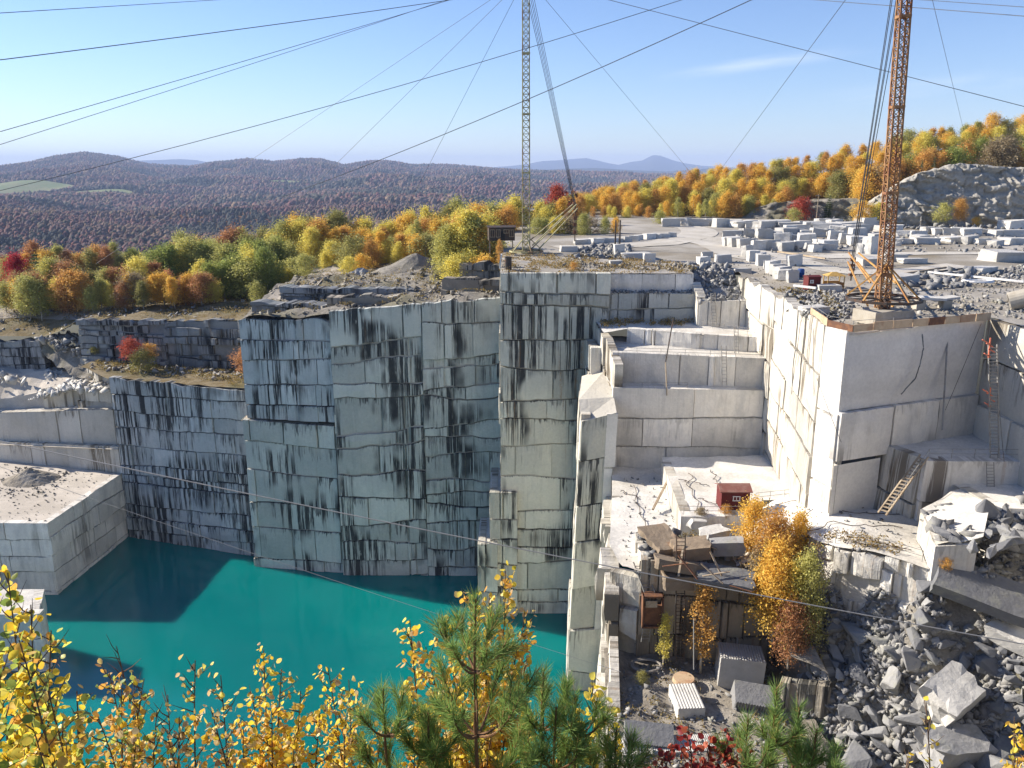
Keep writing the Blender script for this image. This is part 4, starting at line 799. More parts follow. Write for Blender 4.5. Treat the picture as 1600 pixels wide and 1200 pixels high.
for (px, by, ty, k, c, lb, Y) in [(478, 430, 398, 'bush', 'lime', 'yellow green bush on the left verge of the track', 196), (545, 430, 402, 'bush', 'yellow', 'yellow bush on the right verge of the track', 200), (565, 428, 398, 'bush', 'gold', 'golden bush beside the gravel mound', 203),
    (205, 560, 530, 'bush', 'red', 'red bush on the ledge above the sooty wall', 178), (225, 583, 548, 'bush', 'olive', 'large olive bush on the ledge above the sooty wall', 176), (232, 560, 538, 'bush', 'orange', 'small orange bush behind the olive bush', 179), (385, 580, 545, 'bush', 'rust', 'rust brown bush against the corner of the middle wall', 170), (150, 553, 540, 'bush', 'olive', 'low olive shrub on the slope above the white benches', 187),
    (1250, 345, 310, 'bush', 'red', 'dark red bush on the bank left of the utility pole', 287), (1292, 345, 305, 'pine', 'pine', 'dark spruce on the bank right of the utility pole', 284), (1240, 350, 326, 'bush', 'lime', 'yellow green shrub at the foot of the dark bank', 282), (1345, 345, 315, 'bush', 'gold', 'golden shrub left of the rusty derrick mast', 262), (1372, 347, 318, 'bush', 'yellow', 'yellow shrub right at the rusty derrick mast', 260), (1470, 345, 318, 'bush', 'lime', 'yellow green bush below the pale outcrop', 246), (1500, 350, 312, 'maple', 'orange', 'orange round bush below the pale outcrop', 245), (1440, 262, 248, 'pine', 'pine', 'dark spruce at the left top of the pale outcrop', 270), (1460, 262, 244, 'pine', 'pine', 'second dark spruce beside the first on the outcrop top', 272),
    (1525, 352, 340, 'bush', 'gold', 'tiny golden bush at the right foot of the outcrop', 244), (1102, 340, 312, 'aspen', 'lime', 'small upright yellow green aspen at the yard edge', 288), (1090, 344, 318, 'aspen', 'yellow', 'small yellow aspen at the yard edge', 286),
    (780, 418, 375, 'slim', 'orange', 'slim orange birch beside the green derrick footing', 158), (895, 425, 410, 'bush', 'orange', 'orange scrub on the rim of the tall pillar', 143), (1030, 350, 330, 'bush', 'lime', 'rounded yellow green bush left of the road bend', 270)]:
    p = atY(px, by, Y); q = atY(px, ty, Y); plant(k, p, q.z - p.z, c, lb, wide=(1.5 if k == 'bush' else 1.1))
# trees in the cleft beside the old stack
for (px, ty, Y, zb, k, c, lb, w) in [(1183, 784, 88, -44.5, 'multi', 'gold', 'tall golden birch nearest the red shed', 1.15), (1213, 806, 85, -45.5, 'maple', 'orange', 'orange gold birch with a dense crown in the cleft', 0.95), (1246, 803, 86, -45.5, 'multi', 'gold', 'thin golden birch with bare twigs in the cleft', 0.9), (1212, 850, 82, -48.5, 'multi', 'gold', 'golden birch in the middle of the cleft', 1.15), (1218, 880, 80, -50, 'maple', 'gold', 'bright golden round birch low in the cleft', 0.95), (1248, 885, 80, -49.5, 'multi', 'yellow', 'bright yellow birch beside the low golden one in the cleft', 1.2), (1268, 866, 79, -47.5, 'multi', 'lime', 'yellow green birch at the edge of the rubble', 0.95), (1240, 945, 77.5, -51.5, 'maple', 'rust', 'shaded rust brown birch at the bottom of the cleft', 0.9), (1262, 935, 78, -49.5, 'bush', 'olive', 'shaded olive brown bush at the bottom of the cleft', 0.9), (1192, 860, 84, -47.5, 'bush', 'tan', 'brown twiggy shrub against the old stack', 0.8),
    (1103, 912, 82, -55, 'slim', 'orange', 'slender sparse orange birch before the stack face', 1.0), (1040, 960, 83, -55, 'slim', 'yellow', 'small yellow sapling behind the tall ladder', 0.9), (1118, 885, 86, -46, 'slim', 'olive', 'small olive birch on the stack top', 1.3)]:
    q = atY(px, ty, Y); plant(k, (q.x, Y, zb), q.z - zb, c, lb, wide=w, bark='birch_bark')
# near slopes: red autumn forest falling away behind the left wood
pts = []; S_ = []; C_ = []; rs = np.random.RandomState(4)
RP = np.array([(0.30, 0.08, 0.045), (0.34, 0.13, 0.05), (0.36, 0.19, 0.05), (0.24, 0.11, 0.06), (0.12, 0.14, 0.05), (0.30, 0.24, 0.07), (0.18, 0.12, 0.09), (0.05, 0.07, 0.035)])
for _ in range(1700):
    t = rs.rand(); r = 275 * (1000 / 275) ** t; px = rs.uniform(-80, 900); x = r * (px - 800) / 1330; k = rs.choice(8, p=[.2, .2, .1, .16, .1, .08, .1, .06]); h = rs.uniform(5, 8)
    z = far_z(x, r); base = RP[k] * rs.uniform(0.8, 1.2); n = 34
    d = rs.normal(size=(n, 3)); d /= np.linalg.norm(d, axis=1)[:, None]; d *= (rs.rand(n, 1) ** 0.4) * np.array([0.5, 0.5, 0.62]) * h
    P_ = d + np.array([x, r, z + h * 0.75]); pts.append(P_); S_.append(rs.uniform(1.0, 1.9, n) * (1 + r / 1500)); C_.append(np.clip(base * rs.uniform(0.7, 1.3, (n, 1)), 0, 1))
P_ = np.concatenate(pts); Vq, Fq_ = quads(P_, np.concatenate(S_), rs, 0.9, 0.6)
o = np_mesh('forest', Vq, Fq_, M['crowns'], np.repeat(np.concatenate(C_), 4, 0)); tag(o, 'red and rust autumn forest falling away behind the left wood', 'forest', kind='stuff')
# ---------------------------------------------------------------- rock outcrop on the right and dark bank
def outcrop(name, prof, Yf, zb, mat, seed, amp, back=22, n=230, rows=46):
    V = []; p0, p1 = prof[0][0], prof[-1][0]
    for i in range(n):
        px = p0 + (p1 - p0) * i / (n - 1); Y = interp(px, Yf) if isinstance(Yf, list) else Yf; zt = elev(interp(px, prof)) * (Y + 9)
        for j in range(rows + 3):
            t = min(1.0, j / rows); z = zb + (zt - zb) * t; y = Y + 3.5 * t ** 1.3 + (back * 0.5 * (j - rows) if j > rows else 0); x = y * (px - 800) / 1330
            wx = x + 2.5 * nz(x * 0.2, z * 0.3, seed); wz = z + 0.25 * x + 1.5 * nz(x * 0.3, z * 0.2, seed + 1)
            a = nz(x * 0.10, z * 0.18, seed) * 1.8 + 1.6 * (noise.cell(Vector((wx * 0.13, wz * 0.34, seed))) - 0.5) + 1.0 * (noise.cell(Vector((wx * 0.4, wz * 0.9, seed + 3))) - 0.5) + 0.4 * nz(x * 1.3, z * 1.8, seed)
            y -= amp * a * (1 if j <= rows else 0.1); z += 0.5 * amp * nz(x * 0.5, z * 0.8, seed + 2) * (0.3 + t)
            V.append((x + 0.5 * nz(z, x, 3), y, z))
    q = rows + 3; ii, jj = np.meshgrid(np.arange(n - 1), np.arange(q - 1), indexing='ij'); b = (ii * q + jj).ravel()
    o = np_mesh(name, np.array(V), np.stack([b, b + q, b + q + 1, b + 1], 1), mat); tag(o, kind='structure')
outcrop('rock_outcrop', [(1335, 352), (1350, 325), (1375, 306), (1402, 287), (1430, 271), (1470, 262), (1500, 255), (1530, 258), (1570, 262), (1620, 262), (1700, 270)], [(1310, 268), (1400, 256), (1700, 240)], -18, M['outcrop'], 2, 0.95)
outcrop('dark_bank', [(1150, 350), (1185, 325), (1215, 316), (1260, 314), (1300, 312), (1345, 310), (1365, 318)], [(1150, 296), (1365, 276)], -18, M['rough'], 7, 0.9, n=60, rows=12)
# gravel mound and the track in the middle ground
def mound(name, c, rx, ry, h, rot, mat, seed, label, cat, step=0.7, kind=None, rug=0.25, top=None):
    mb = MB(); n = 28; V = []; 
    for i in range(n + 1):
        for j in range(n + 1):
            u = i / n * 2 - 1; v = j / n * 2 - 1; d = math.hypot(u, v); z = h * max(0, 1 - d) ** (1.15) * (1 + 0.12 * nz(u * 3, v * 3, seed)) + rug * nz(u * 9, v * 9, seed) * (1 - d) - 0.4 - 0.6 * max(0, d - 0.95)
            x = u * rx; y = v * ry; V.append((x * math.cos(rot) - y * math.sin(rot), x * math.sin(rot) + y * math.cos(rot), z))
    F_ = [(i * (n + 1) + j, (i + 1) * (n + 1) + j, (i + 1) * (n + 1) + j + 1, i * (n + 1) + j + 1) for i in range(n) for j in range(n)]
    mb.add(V, F_); o = mb.build(name, mat); o.location = c; tag(o, label, cat, kind=kind); return o
mound('gravel_mound', (-22, 192, -24.8), 17, 12, 6.4, 0.25, M['rough'], 2, 'tall brown gravel mound behind the middle quarry wall', 'mound')
mound('stone_pile', (-36, 197, -26.6), 10, 8, 4.2, 0.4, M['rubble'], 5, 'grey pile of broken stone left of the gravel mound', 'stone pile', rug=1.0)
o = mound('gravel_heap', (-104, 168, -65.3), 7.5, 6, 3.3, 0, M['shelf'], 9, 'grey heap of crushed stone on the sandy platform', 'gravel heap', rug=0.3)
def strip(name, pts, w, mat, z, kind='structure'):
    mb = MB(); P = [Vector(p) for p in pts]; V = []
    for i, p in enumerate(P):
        d = (P[min(i + 1, len(P) - 1)] - P[max(0, i - 1)]).normalized(); n = Vector((-d.y, d.x)); ww = w[i] if isinstance(w, list) else w
        for s in (-1, 0, 1): q = p + n * ww * s; V.append((q.x, q.y, (z(q.x, q.y) if callable(z) else z)))
    mb.add(V, [(i * 3 + k, i * 3 + k + 1, i * 3 + k + 4, i * 3 + k + 3) for i in range(len(P) - 1) for k in (0, 1)]); o = mb.build(name, mat); tag(o, kind=kind); return o
def dense(pts, k=8):
    out = []
    for a, b in zip(pts, pts[1:]): out += [(a[0] + (b[0] - a[0]) * t / k, a[1] + (b[1] - a[1]) * t / k) for t in range(k)]
    return out + [pts[-1]]
midz = lambda x, y: interp(x, [(-53, -28.3), (-34, -26.6), (-17, -24.6), (0, -23.6)]) + 2.0 * sm((y - 165) / 12) + 1.6 * sm((y - 153) / 5) * (nz(x * 0.16, y * 0.2) + 0.2) + 0.9
strip('dirt_track', dense([(-50, 172), (-46, 182), (-44, 195), (-44, 215), (-45, 235), (-46, 255)], 10), [2.5] * 51, M['road'], lambda x, y: max(midz(x, y) - 0.9 + 0.7 * nz(x * .3, y * .3) if x > -53 else -99, lz(x, y) + 0.9 * nz(x * .12, y * .12) if x < -43 else -99) + 0.12)
strip('dirt_road', dense([(-150, 212), (-128, 208), (-112, 205), (-100, 200)], 10), 3.5, M['road'], lambda x, y: lz(x, y) + 0.9 * nz(x * .12, y * .12) + 0.12)

# ---------------------------------------------------------------- the air between
hb = MB(); hb.box((0, 15000, -105), (46000, 34000, 1060)); M_h, nt_h = newmat('blue_autumn_haze')
pv = nd(nt_h, 'VolumePrincipled', {'Color': (0.52, 0.67, 1.0), 'Density': HAZE, 'Anisotropy': 0.0}); ho_ = nd(nt_h, 'OutputMaterial'); nt_h.links.new(pv.outputs[0], ho_.inputs['Volume'])
ho = hb.build('haze', M_h); tag(ho, 'thin blue haze lying over the far hills', 'haze', kind='stuff')
# ================================================================ DERRICKS
M['rust'] = plain('rusty_orange_steel', (0.30, 0.165, 0.075), 0.75, 0.0, 0.35, (0.16, 0.055, 0.03), 0.8, 1.2)
M['rust_y'] = plain('faded_yellow_rust_paint', (0.48, 0.27, 0.08), 0.7, 0.0, 0.3, (0.26, 0.10, 0.04), 0.7, 1.0)
M['gpaint'] = plain('faded_green_paint', (0.40, 0.37, 0.20), 0.7, 0.0, 0.3, (0.20, 0.11, 0.06), 0.9, 1.0)
M['cable'] = plain('dark_steel_cable', (0.075, 0.085, 0.10), 0.6, 0.3); M['cable_l'] = plain('bright_steel_cable', (0.42, 0.41, 0.38), 0.5, 0.3)
M['steel'] = plain('grey_steel', (0.26, 0.26, 0.25), 0.6, 0.2, 0.3, (0.17, 0.12, 0.08), 0.5); M['iron'] = plain('dark_iron', (0.06, 0.055, 0.05), 0.7, 0.2, 0.3, (0.13, 0.06, 0.03), 0.6)
M['concrete'] = plain('old_concrete', (0.40, 0.37, 0.31), 0.9, 0, 0.3, (0.28, 0.24, 0.18), 0.5, 1.0)
M['redpaint'] = plain('dark_red_boards', (0.12, 0.018, 0.018), 0.7, 0, 0.25, (0.10, 0.03, 0.025), 0.5, 2)
M['redroof'] = plain('dusty_red_roofing', (0.22, 0.09, 0.07), 0.8, 0, 0.25, (0.30, 0.19, 0.15), 0.5, 2)
M['white'] = plain('white_paint', (0.72, 0.72, 0.70), 0.6, 0, 0.1); M['glass'] = plain('window_glass', (0.20, 0.23, 0.26), 0.15, 0, 0.2, spec=0.6)
M['dark'] = plain('dark_interior', (0.025, 0.025, 0.025), 0.9); M['wood'] = plain('weathered_wood', (0.38, 0.31, 0.22), 0.85, 0, 0.3, (0.24, 0.17, 0.10), 0.6, 2.5)
M['ply'] = plain('tan_toe_boards', (0.50, 0.37, 0.24), 0.85, 0, 0.3, (0.34, 0.17, 0.09), 0.6, 1.2)
M['yellow'] = plain('dull_yellow_paint', (0.50, 0.33, 0.10), 0.7, 0, 0.2, (0.33, 0.18, 0.06), 0.5); M['blue'] = plain('blue_plastic', (0.02, 0.07, 0.24), 0.5, 0, 0.15)
M['orange'] = plain('orange_red_paint', (0.60, 0.17, 0.10), 0.6, 0, 0.2); M['brown'] = plain('brown_rusted_plate', (0.13, 0.065, 0.04), 0.8, 0, 0.4, (0.24, 0.11, 0.05), 0.7)
M['rust_rock'] = rock_mat('rust_stained_block', (0.36, 0.27, 0.18), (0.20, 0.165, 0.125), (0.26, 0.13, 0.06), 0.7)
M['hose'] = plain('grey_hose', (0.30, 0.28, 0.25), 0.7)

def lattice(p0, p1, w0, w1, bay, t, axis=None, side=(1, 0, 0)):
    """four chords and the X bracing between them"""
    p0 = Vector(p0); p1 = Vector(p1); d = (p1 - p0).normalized(); s = (Vector(side) - d * d.dot(Vector(side))).normalized(); q = d.cross(s)
    cs = []
    for a, b in ((-1, -1), (1, -1), (1, 1), (-1, 1)):
        m = MB(); m.bar(p0 + (s * a + q * b) * w0 / 2, p1 + (s * a + q * b) * w1 / 2, t * 1.5); cs.append(m)
    br = MB(); n = int((p1 - p0).length / bay)
    def cn(k, f): a, b = ((-1, -1), (1, -1), (1, 1), (-1, 1))[k % 4]; w = w0 + (w1 - w0) * f; return p0 + (p1 - p0) * f + (s * a + q * b) * w / 2
    pl = MB()
    for i in range(n):
        f0, f1 = i / n, (i + 1) / n
        for k in range(4):
            br.bar(cn(k, f0), cn(k + 1, f1), t * 0.6); br.bar(cn(k + 1, f0), cn(k, f1), t * 0.6); br.bar(cn(k, f0), cn(k + 1, f0), t * 0.8)
        if i % 9 == 4:
            for k in range(4): pl.bar(cn(k, f0), cn(k + 1, f0), t * 2.6)
    return cs, br, pl
def derrick(name, base, top, w, mats, label, boom, bw, mb_boom, tip_drop, ringr, ringh, cat='derrick'):
    t = thing(name, base, label, cat); m1, m2 = mats
    cs, br, pl = lattice(base, top, w, w * 0.86, w * 0.85, 0.115)
    for c in cs: c.build('mast_leg', m1, t)
    br.add(pl.v, pl.f); br.build('mast_bracing', m1, t)
    # bull wheel frame with struts
    B = Vector(base); rg = MB(); st = MB(); n = 10
    P = [B + Vector((math.cos(i / n * 6.283) * ringr, math.sin(i / n * 6.283) * ringr, ringh)) for i in range(n)]
    for i in range(n): rg.bar(P[i], P[(i + 1) % n], 0.2, 0.3)
    for i in range(n):
        if i % 2 == 0: st.bar(P[i], B + Vector((0, 0, ringh + ringr * 0.95)), 0.17)
        rg.bar(P[i], B + Vector((0, 0, ringh)), 0.14)
    rg.build('bull_wheel', M['iron'] if m2 is M['rust_y'] else m2, t); st.build('strut', m2, t)
    ft = MB(); ft.cyl(B + Vector((0, 0, -0.1)), w * 0.5, ringh + 0.2, 10); ft.build('pivot', M['iron'], t)
    p0 = B + Vector((boom[1].x - B.x, boom[1].y - B.y, 0)).normalized() * 1.2 + Vector((0, 0, ringh + 0.3))
    cs, br, pl = lattice(p0, boom[1], bw, bw * 0.5, bw * 0.75, 0.12, side=(0, 0, 1)); bm_ = MB()
    for c in cs: bm_.add(c.v, c.f)
    bo = bm_.build('boom', mb_boom, t); br.build('boom_bracing', mb_boom, bo, origin=None)
    for o in bo.children: pass
    T = Vector(top); tip = Vector(boom[1])
    for k in range(5):
        c = MB(); o_ = Vector(((k - 2) * 0.22, (k % 2) * 0.25, 0)); c.tube(T + o_ * 1.6, tip + o_ * 0.5, 0.05, 0.05, 5); c.build('hoist_line', M['cable'], t)
    if tip_drop:
        c = MB(); c.tube(tip, tip - Vector((0, 0, tip_drop)), 0.12, 0.12, 6); c.tube(tip + Vector((0.4, 0, 0)), tip - Vector((-0.3, 0, tip_drop * .8)), 0.07, 0.07, 6); c.build('load_line', M['iron'], t)
        h = MB()
        for q in (0.12, 0.34, 0.52, 0.74): h.box(tip - Vector((0, 0, tip_drop * q)), (0.75, 0.5, tip_drop * 0.1))
        h.build('hook_block', M['brown'], t)
    return t
T1 = Vector((2.6, 170, 35.0)); B1 = Vector((2.9, 170, -16.9)); tip1 = atY(899, 322, 185)
derrick('derrick', B1, T1, 1.45, (M['gpaint'], M['gpaint']), 'tall lattice derrick mast painted faded green, standing beside the dark cabin', (B1, tip1), 1.9, M['gpaint'], 7.6, 3.4, 0.6)
B2 = atZ(1378, 484, -16.0); T2 = Vector((B2.x - 1.7, B2.y, 26.0)); tip2 = Vector(atY(1333, 402, 128))
derrick('derrick', B2, T2, 1.2, (M['rust'], M['rust_y']), 'rusty orange lattice derrick mast on a concrete footing at the right rim', (B2, tip2), 2.8, M['rust_y'], 3.6, 4.2, 1.3)
mb = MB(); mb.box(B2 + Vector((0, -0.4, -0.6)), (5.6, 3.6, 1.5), Matrix.Rotation(0.35, 3, 'Z')); tag(mb.build('concrete_footing', M['concrete'], origin=B2), 'tan concrete footing block under the rusty derrick mast', 'footing')
mb = MB(); mb.box(B1 + Vector((0, 0, -0.2)), (5, 5, 0.6)); tag(mb.build('concrete_footing', M['concrete'], origin=B1), 'low footing under the green derrick mast', 'footing')
# ---------------------------------------------------------------- cables
def cable(a, b, r, label, sag=0.0, mat=None, name='guy_cable', cat='cable', n=14):
    a = Vector(a); b = Vector(b); mb = MB(); pts = []
    for i in range(n + 1): t = i / n; p = a.lerp(b, t); p.z -= 4 * sag * t * (1 - t); pts.append(p)
    mb.path(pts, r * 0.75, 5); tag(mb.build(name, mat or M['cable'], origin=a), label, cat)
g1 = lambda px, py, y: atY(px, py, y)
for (px, py, Y, z, lb) in [(150, 412, 235, -32, 'leftmost thin guy cable falling from the green derrick top to the left wood'), (375, 405, 232, -28, 'middle thin guy cable from the green derrick top to the left wood'), (600, 395, 238, -24, 'steep thin guy cable falling just left of the green derrick mast'), (1088, 280, 300, -10, 'thin guy cable from the green derrick top down to the right hill')]:
    cable(T1, atY(px, py, Y), 0.05, lb)
cable(T2, atY(1118, 276, 300), 0.06, 'thin guy cable from the rusty derrick down to the left end of the hill'); cable(T2, atY(1506, 205, 285), 0.05, 'short steep guy cable right of the rusty derrick mast')
for (a, b, r, lb, sg) in [((-60, 24, 90), (352, -1, 168), .055, 'topmost short cable at the upper left corner', 0), ((-60, 101, 90), (820, -18, 170), .07, 'dark cable crossing the upper left sky, second from the top', 0.3), ((-60, 223, 90), (820, -36, 170), .05, 'upper of the two close parallel cables in the left sky', 0.2), ((-60, 245, 95), (822, -42, 170), .045, 'lower of the two close parallel cables in the left sky', 0.2),
    ((-60, 312, 90), (1480, -142, 104), .045, 'long dark cable rising from the left ridge across the green mast', 1.6), ((440, 308, 160), (1426, -118, 101), .06, 'dark cable rising from the valley to the upper right across both guys', 1.2),
    ((820, -34, 170), (1700, 192, 120), .05, 'long cable descending from the green derrick top to the right edge', 0.0), ((1200, -6, 160), (1700, 33, 105), .05, 'lower of the two near level cables at the top right', 0), ((1330, -8, 160), (1700, 18, 105), .045, 'upper of the two near level cables at the top right', 0)]:
    cable(atY(*a), atY(*b), r * (1.3 if a[2] > 150 else 1), lb, sg)
cable(atY(-60, 676, 34), atY(1680, 1021, 29), 0.032, 'bright slack cable crossing the whole picture above the water', 0.25, M['cable_l'], n=30)
cable(atY(-60, 708, 60), atY(970, 1050, 52), 0.022, 'thin grey cable crossing above the water below the bright one', 0.3, M['cable_l'], n=30)
# ================================================================ YARD
def rough_block(seed, mat, k=3, j=0.045):
    bm = bmesh.new(); bmesh.ops.create_cube(bm, size=1.0)
    rd_ = random.Random(seed)
    for v in bm.verts: v.co += Vector((rd_.uniform(-1, 1), rd_.uniform(-1, 1), rd_.uniform(-1, 1))) * 0.08
    bmesh.ops.bevel(bm, geom=bm.edges[:], offset=0.02, segments=1, affect='EDGES')
    bmesh.ops.triangulate(bm, faces=bm.faces[:]); bmesh.ops.subdivide_edges(bm, edges=[e for e in bm.edges if e.calc_length() > 0.3], cuts=2, use_grid_fill=True)
    for v in bm.verts: v.co += v.normal * j * nz(v.co.x * 3 + seed, v.co.y * 3, v.co.z * 3)
    me = bpy.data.meshes.new('granite_block'); bm.to_mesh(me); bm.free(); me.materials.append(mat); return me
RB = [rough_block(i, M['pale_block'], j=0.04 + 0.03 * (i % 3)) for i in range(7)]
rd = random.Random(8)
def gz(x, y): return yz(x, y)
def block(px, py, w, h, dz=0.0, d=None, rz_=None, label=None, group=None, tilt=0.0, zz=None):
    p = atZ(px, py, (zz if zz is not None else -17.0)); m = p.y / 1280.0; W_ = w * m; H_ = h * m * 0.98
    p.z = (gz(p.x, p.y) if zz is None else zz); D_ = d or W_ * rd.uniform(0.5, 0.9)
    o = bpy.data.objects.new('granite_block', RB[rd.randrange(7)]); COL.objects.link(o)
    o.location = (p.x, p.y + D_ * 0.4, p.z + H_ * 0.46 + dz); o.scale = (W_, D_, H_); o.rotation_euler = (rd.uniform(-.04, .04) + tilt * .5, rd.uniform(-.05, .05) + tilt, rz_ if rz_ is not None else rd.uniform(-0.5, 0.5))
    tag(o, label, 'block', group); return o
def row(px0, py0, px1, py1, n, wr, hr, lb, jy=2, gap=0.0):
    for i in range(n):
        t = (i + rd.uniform(-.3, .3)) / max(1, n - 1); block(px0 + (px1 - px0) * t, py0 + (py1 - py0) * t + rd.uniform(-jy, jy), rd.uniform(*wr), rd.uniform(*hr), label=lb, group=lb)
row(1052, 352, 1345, 362, 17, (22, 44), (9, 15), 'granite block in the long low row beyond the yard road', 2)
row(905, 382, 1050, 371, 13, (12, 20), (6, 9), 'granite block in the curved row on the left verge of the yard road', 1)
row(1148, 372, 1345, 366, 13, (16, 30), (9, 18), 'grey granite block at the back of the stacked blocks in mid yard', 3)
row(1142, 385, 1300, 392, 15, (16, 28), (10, 16), 'grey granite block in the middle of the jumbled blocks in mid yard', 5)
row(1225, 381, 1400, 383, 10, (18, 30), (12, 20), 'granite block in the jumbled blocks left of the rusty mast', 4)
row(1395, 378, 1600, 383, 11, (20, 34), (8, 13), 'granite block in the row across the yard right of the rusty mast', 2)
row(1395, 366, 1600, 368, 12, (16, 32), (7, 12), 'granite block in the far row right of the rusty mast', 2)
row(1255, 353, 1400, 362, 10, (12, 26), (8, 14), 'granite block scattered under the trees at the back of the yard', 3)
row(1180, 410, 1215, 425, 4, (15, 20), (13, 18), 'granite block in the short line above the gravel slope', 1)
row(1208, 425, 1238, 440, 5, (16, 22), (15, 20), 'pale block in the line leading down to the blue drum', 1)
for (x, y, w, h, r, lb) in [(1100, 415, 16, 15, 0.2, 'small cube block at the rim end of the front yard row'), (1105, 402, 16, 9, 0.1, 'flat block behind the small cube block at the rim'), (1132, 409, 22, 13, 0, 'upright pale rectangular block alone near the rim'), (1160, 420, 24, 10, 0.1, 'low flat block right of the upright pale block'), (1168, 402, 14, 19, 0.5, 'leaning wedge of granite in the front yard'), (1190, 413, 16, 18, 0.7, 'pointed pale block beside the leaning wedge'), (1243, 415, 22, 17, 0.05, 'clean square block standing above the blue drum'), (1235, 368, 16, 16, 0.1, 'dark upright block with drill grooves in mid yard'), (1357, 360, 18, 20, 0.1, 'upright cube block on the stack behind the rusty mast'), (1362, 397, 20, 28, 0.6, 'tall white leaning block just left of the rusty mast'), (1345, 396, 14, 16, 0.9, 'blue grey sharp block left of the tall white block'), (1360, 414, 30, 12, 0.1, 'low pale block in front of the tall white block'), (1400, 408, 32, 11, 0.0, 'broad low block just right of the rusty mast'), (1428, 412, 36, 8, 0.15, 'thin flat slab right of the rusty mast'), (1537, 404, 12, 10, 0.0, 'small white cube alone on the right yard'), (1575, 408, 56, 17, 0.2, 'large pale broken block at the right edge of the yard'), (1592, 360, 36, 16, 0.1, 'white block heap piece at the far right below the outcrop'), (1296, 452, 34, 10, 0.02, 'pale parapet block in front of the yellow shelter'), (1276, 484, 36, 11, 0.15, 'long pale block lying on the rim left of the rusty mast'),
    (968, 400, 16, 18, 0.1, 'grey block standing among the low slabs behind the tall pillar'), (995, 404, 38, 9, 0.05, 'wide flat slab behind the tall pillar'), (1015, 408, 16, 14, 0.0, 'dark grooved block at the end of the slabs'), (962, 414, 18, 7, 0.1, 'small low block behind the tall pillar'), (890, 393, 26, 9, 0.0, 'low block right of the green boom foot'), (1415, 443, 40, 14, 0.5, 'pale slab leaning among blue rocks right of the rusty mast'), (1540, 425, 40, 10, 0.6, 'pale slab lying near the hoses on the right yard')]:
    block(x, y, w, h, rz_=r, label=lb)
def area(name, poly, n, szs, lb, cat='rubble', mat='rubble', zfun=None, zz=-17.0, seed=1):
    rr = random.Random(seed); P_ = []; S2 = []
    xs = [p[0] for p in poly]; ys = [p[1] for p in poly]; k = 0
    while len(P_) < n and k < n * 30:
        k += 1; x = rr.uniform(min(xs), max(xs)); y = rr.uniform(min(ys), max(ys)); ins = False; j = len(poly) - 1
        for i in range(len(poly)):
            if (poly[i][1] > y) != (poly[j][1] > y) and x < (poly[j][0] - poly[i][0]) * (y - poly[i][1]) / (poly[j][1] - poly[i][1]) + poly[i][0]: ins = not ins
            j = i
        if ins: s = rr.choice(szs) * rr.uniform(0.7, 1.2); P_.append((x, y, zfun(x, y) + s * 0.1)); S2.append(s)
    return scatter(name, P_, S2, M[mat], seed, label=lb, cat=cat)
def pxpoly(l, z): return [tuple(atZ(a, b, z).xy) for a, b in l]
area('rubble', pxpoly([(1222, 455), (1260, 440), (1330, 462), (1335, 482), (1262, 492)], -17), 1300, [.15, .22, .35, .5], 'grey broken stone on the slope left of the rusty derrick', zfun=gz, seed=2)
area('rubble', pxpoly([(1412, 432), (1520, 420), (1530, 448), (1420, 455)], -17), 120, [.5, .8, 1.3], 'blue grey broken rock heap right of the rusty mast', zfun=gz, seed=3, mat='boulder')
area('rubble', pxpoly([(1535, 425), (1640, 405), (1640, 438), (1560, 440)], -17), 700, [.2, .35, .6], 'grey rubble heap at the right edge of the yard', zfun=gz, seed=4)
area('rubble', pxpoly([(1300, 338), (1640, 338), (1640, 362), (1300, 358)], -17), 600, [.5, .8, 1.4], 'broken rock spread along the foot of the pale outcrop', zfun=lambda x, y: gz(x, y) + 0.4, seed=5, mat='boulder')
area('rubble', pxpoly([(900, 385), (985, 383), (985, 402), (900, 405)], -17), 220, [.4, .7, 1.1], 'dark rubble heap behind the tall pillar', zfun=gz, seed=6)
area('rubble', [(30.7, 134), (38.3, 134), (38.3, 150), (30.7, 150)], 500, [.3, .5, .9], 'grey rubble spilling over the notch in the rim', zfun=lambda x, y: -21 + 4.1 * sm((y - 135) / 12), seed=7)
area('rubble', [(16.5, 138.2), (30.6, 138), (30.6, 140), (16.5, 140)], 160, [.3, .5], 'bluish rubble on the narrow ledge below the rim', zfun=lambda x, y: -20.2, seed=8)
area('rubble', [(-52, 157.5), (-34, 154.5), (-1, 153.6), (-1, 200), (-52, 200)], 1500, [.12, .2, .3, .3, .5, .8], 'loose grey stone strewn over the rocky ground behind the middle walls', zfun=lambda x, y: midz(x, y) - 0.8, seed=9, mat='brown_rubble')
area('rubble', [(-108, 178), (-87, 173), (-87, 186), (-112, 194)], 520, [.3, .5, .8, 1.3], 'white broken blocks tumbled over the benches at the far left', zfun=lambda x, y: -47.0 - 0.3 * max(0, -x - 97) * (1 - sm((y - 184) / 10)), seed=10, mat='pale_block')
area('rubble', [(-112, 192), (-92, 184), (-94, 190), (-108, 197)], 260, [.4, .7, 1.2], 'pale stone on the slope between pit and ledge', zfun=lambda x, y: -44 + 5 * sm((y - 185) / 8), seed=11)
area('rubble', [(-140, 186), (-112, 184), (-116, 192), (-140, 196)], 60, [.5, .9, 1.6], 'white stones lying on the pit floor at the far left', zfun=lambda x, y: -47.8, seed=12, mat='pale_block')
area('rubble', [(-95, 179), (-55, 166), (-48, 172), (-60, 177), (-95, 187)], 260, [.2, .4, .9], 'loose stone on the grassy ledge above the sooty wall', zfun=lambda x, y: -43.1, seed=13)
area('rubble', [(-128, 198), (-44, 178), (-44, 200), (-128, 212)], 500, [.2, .4, .7], 'stones scattered in the grass above the layered cliff', zfun=lambda x, y: lz(x, y), seed=14)
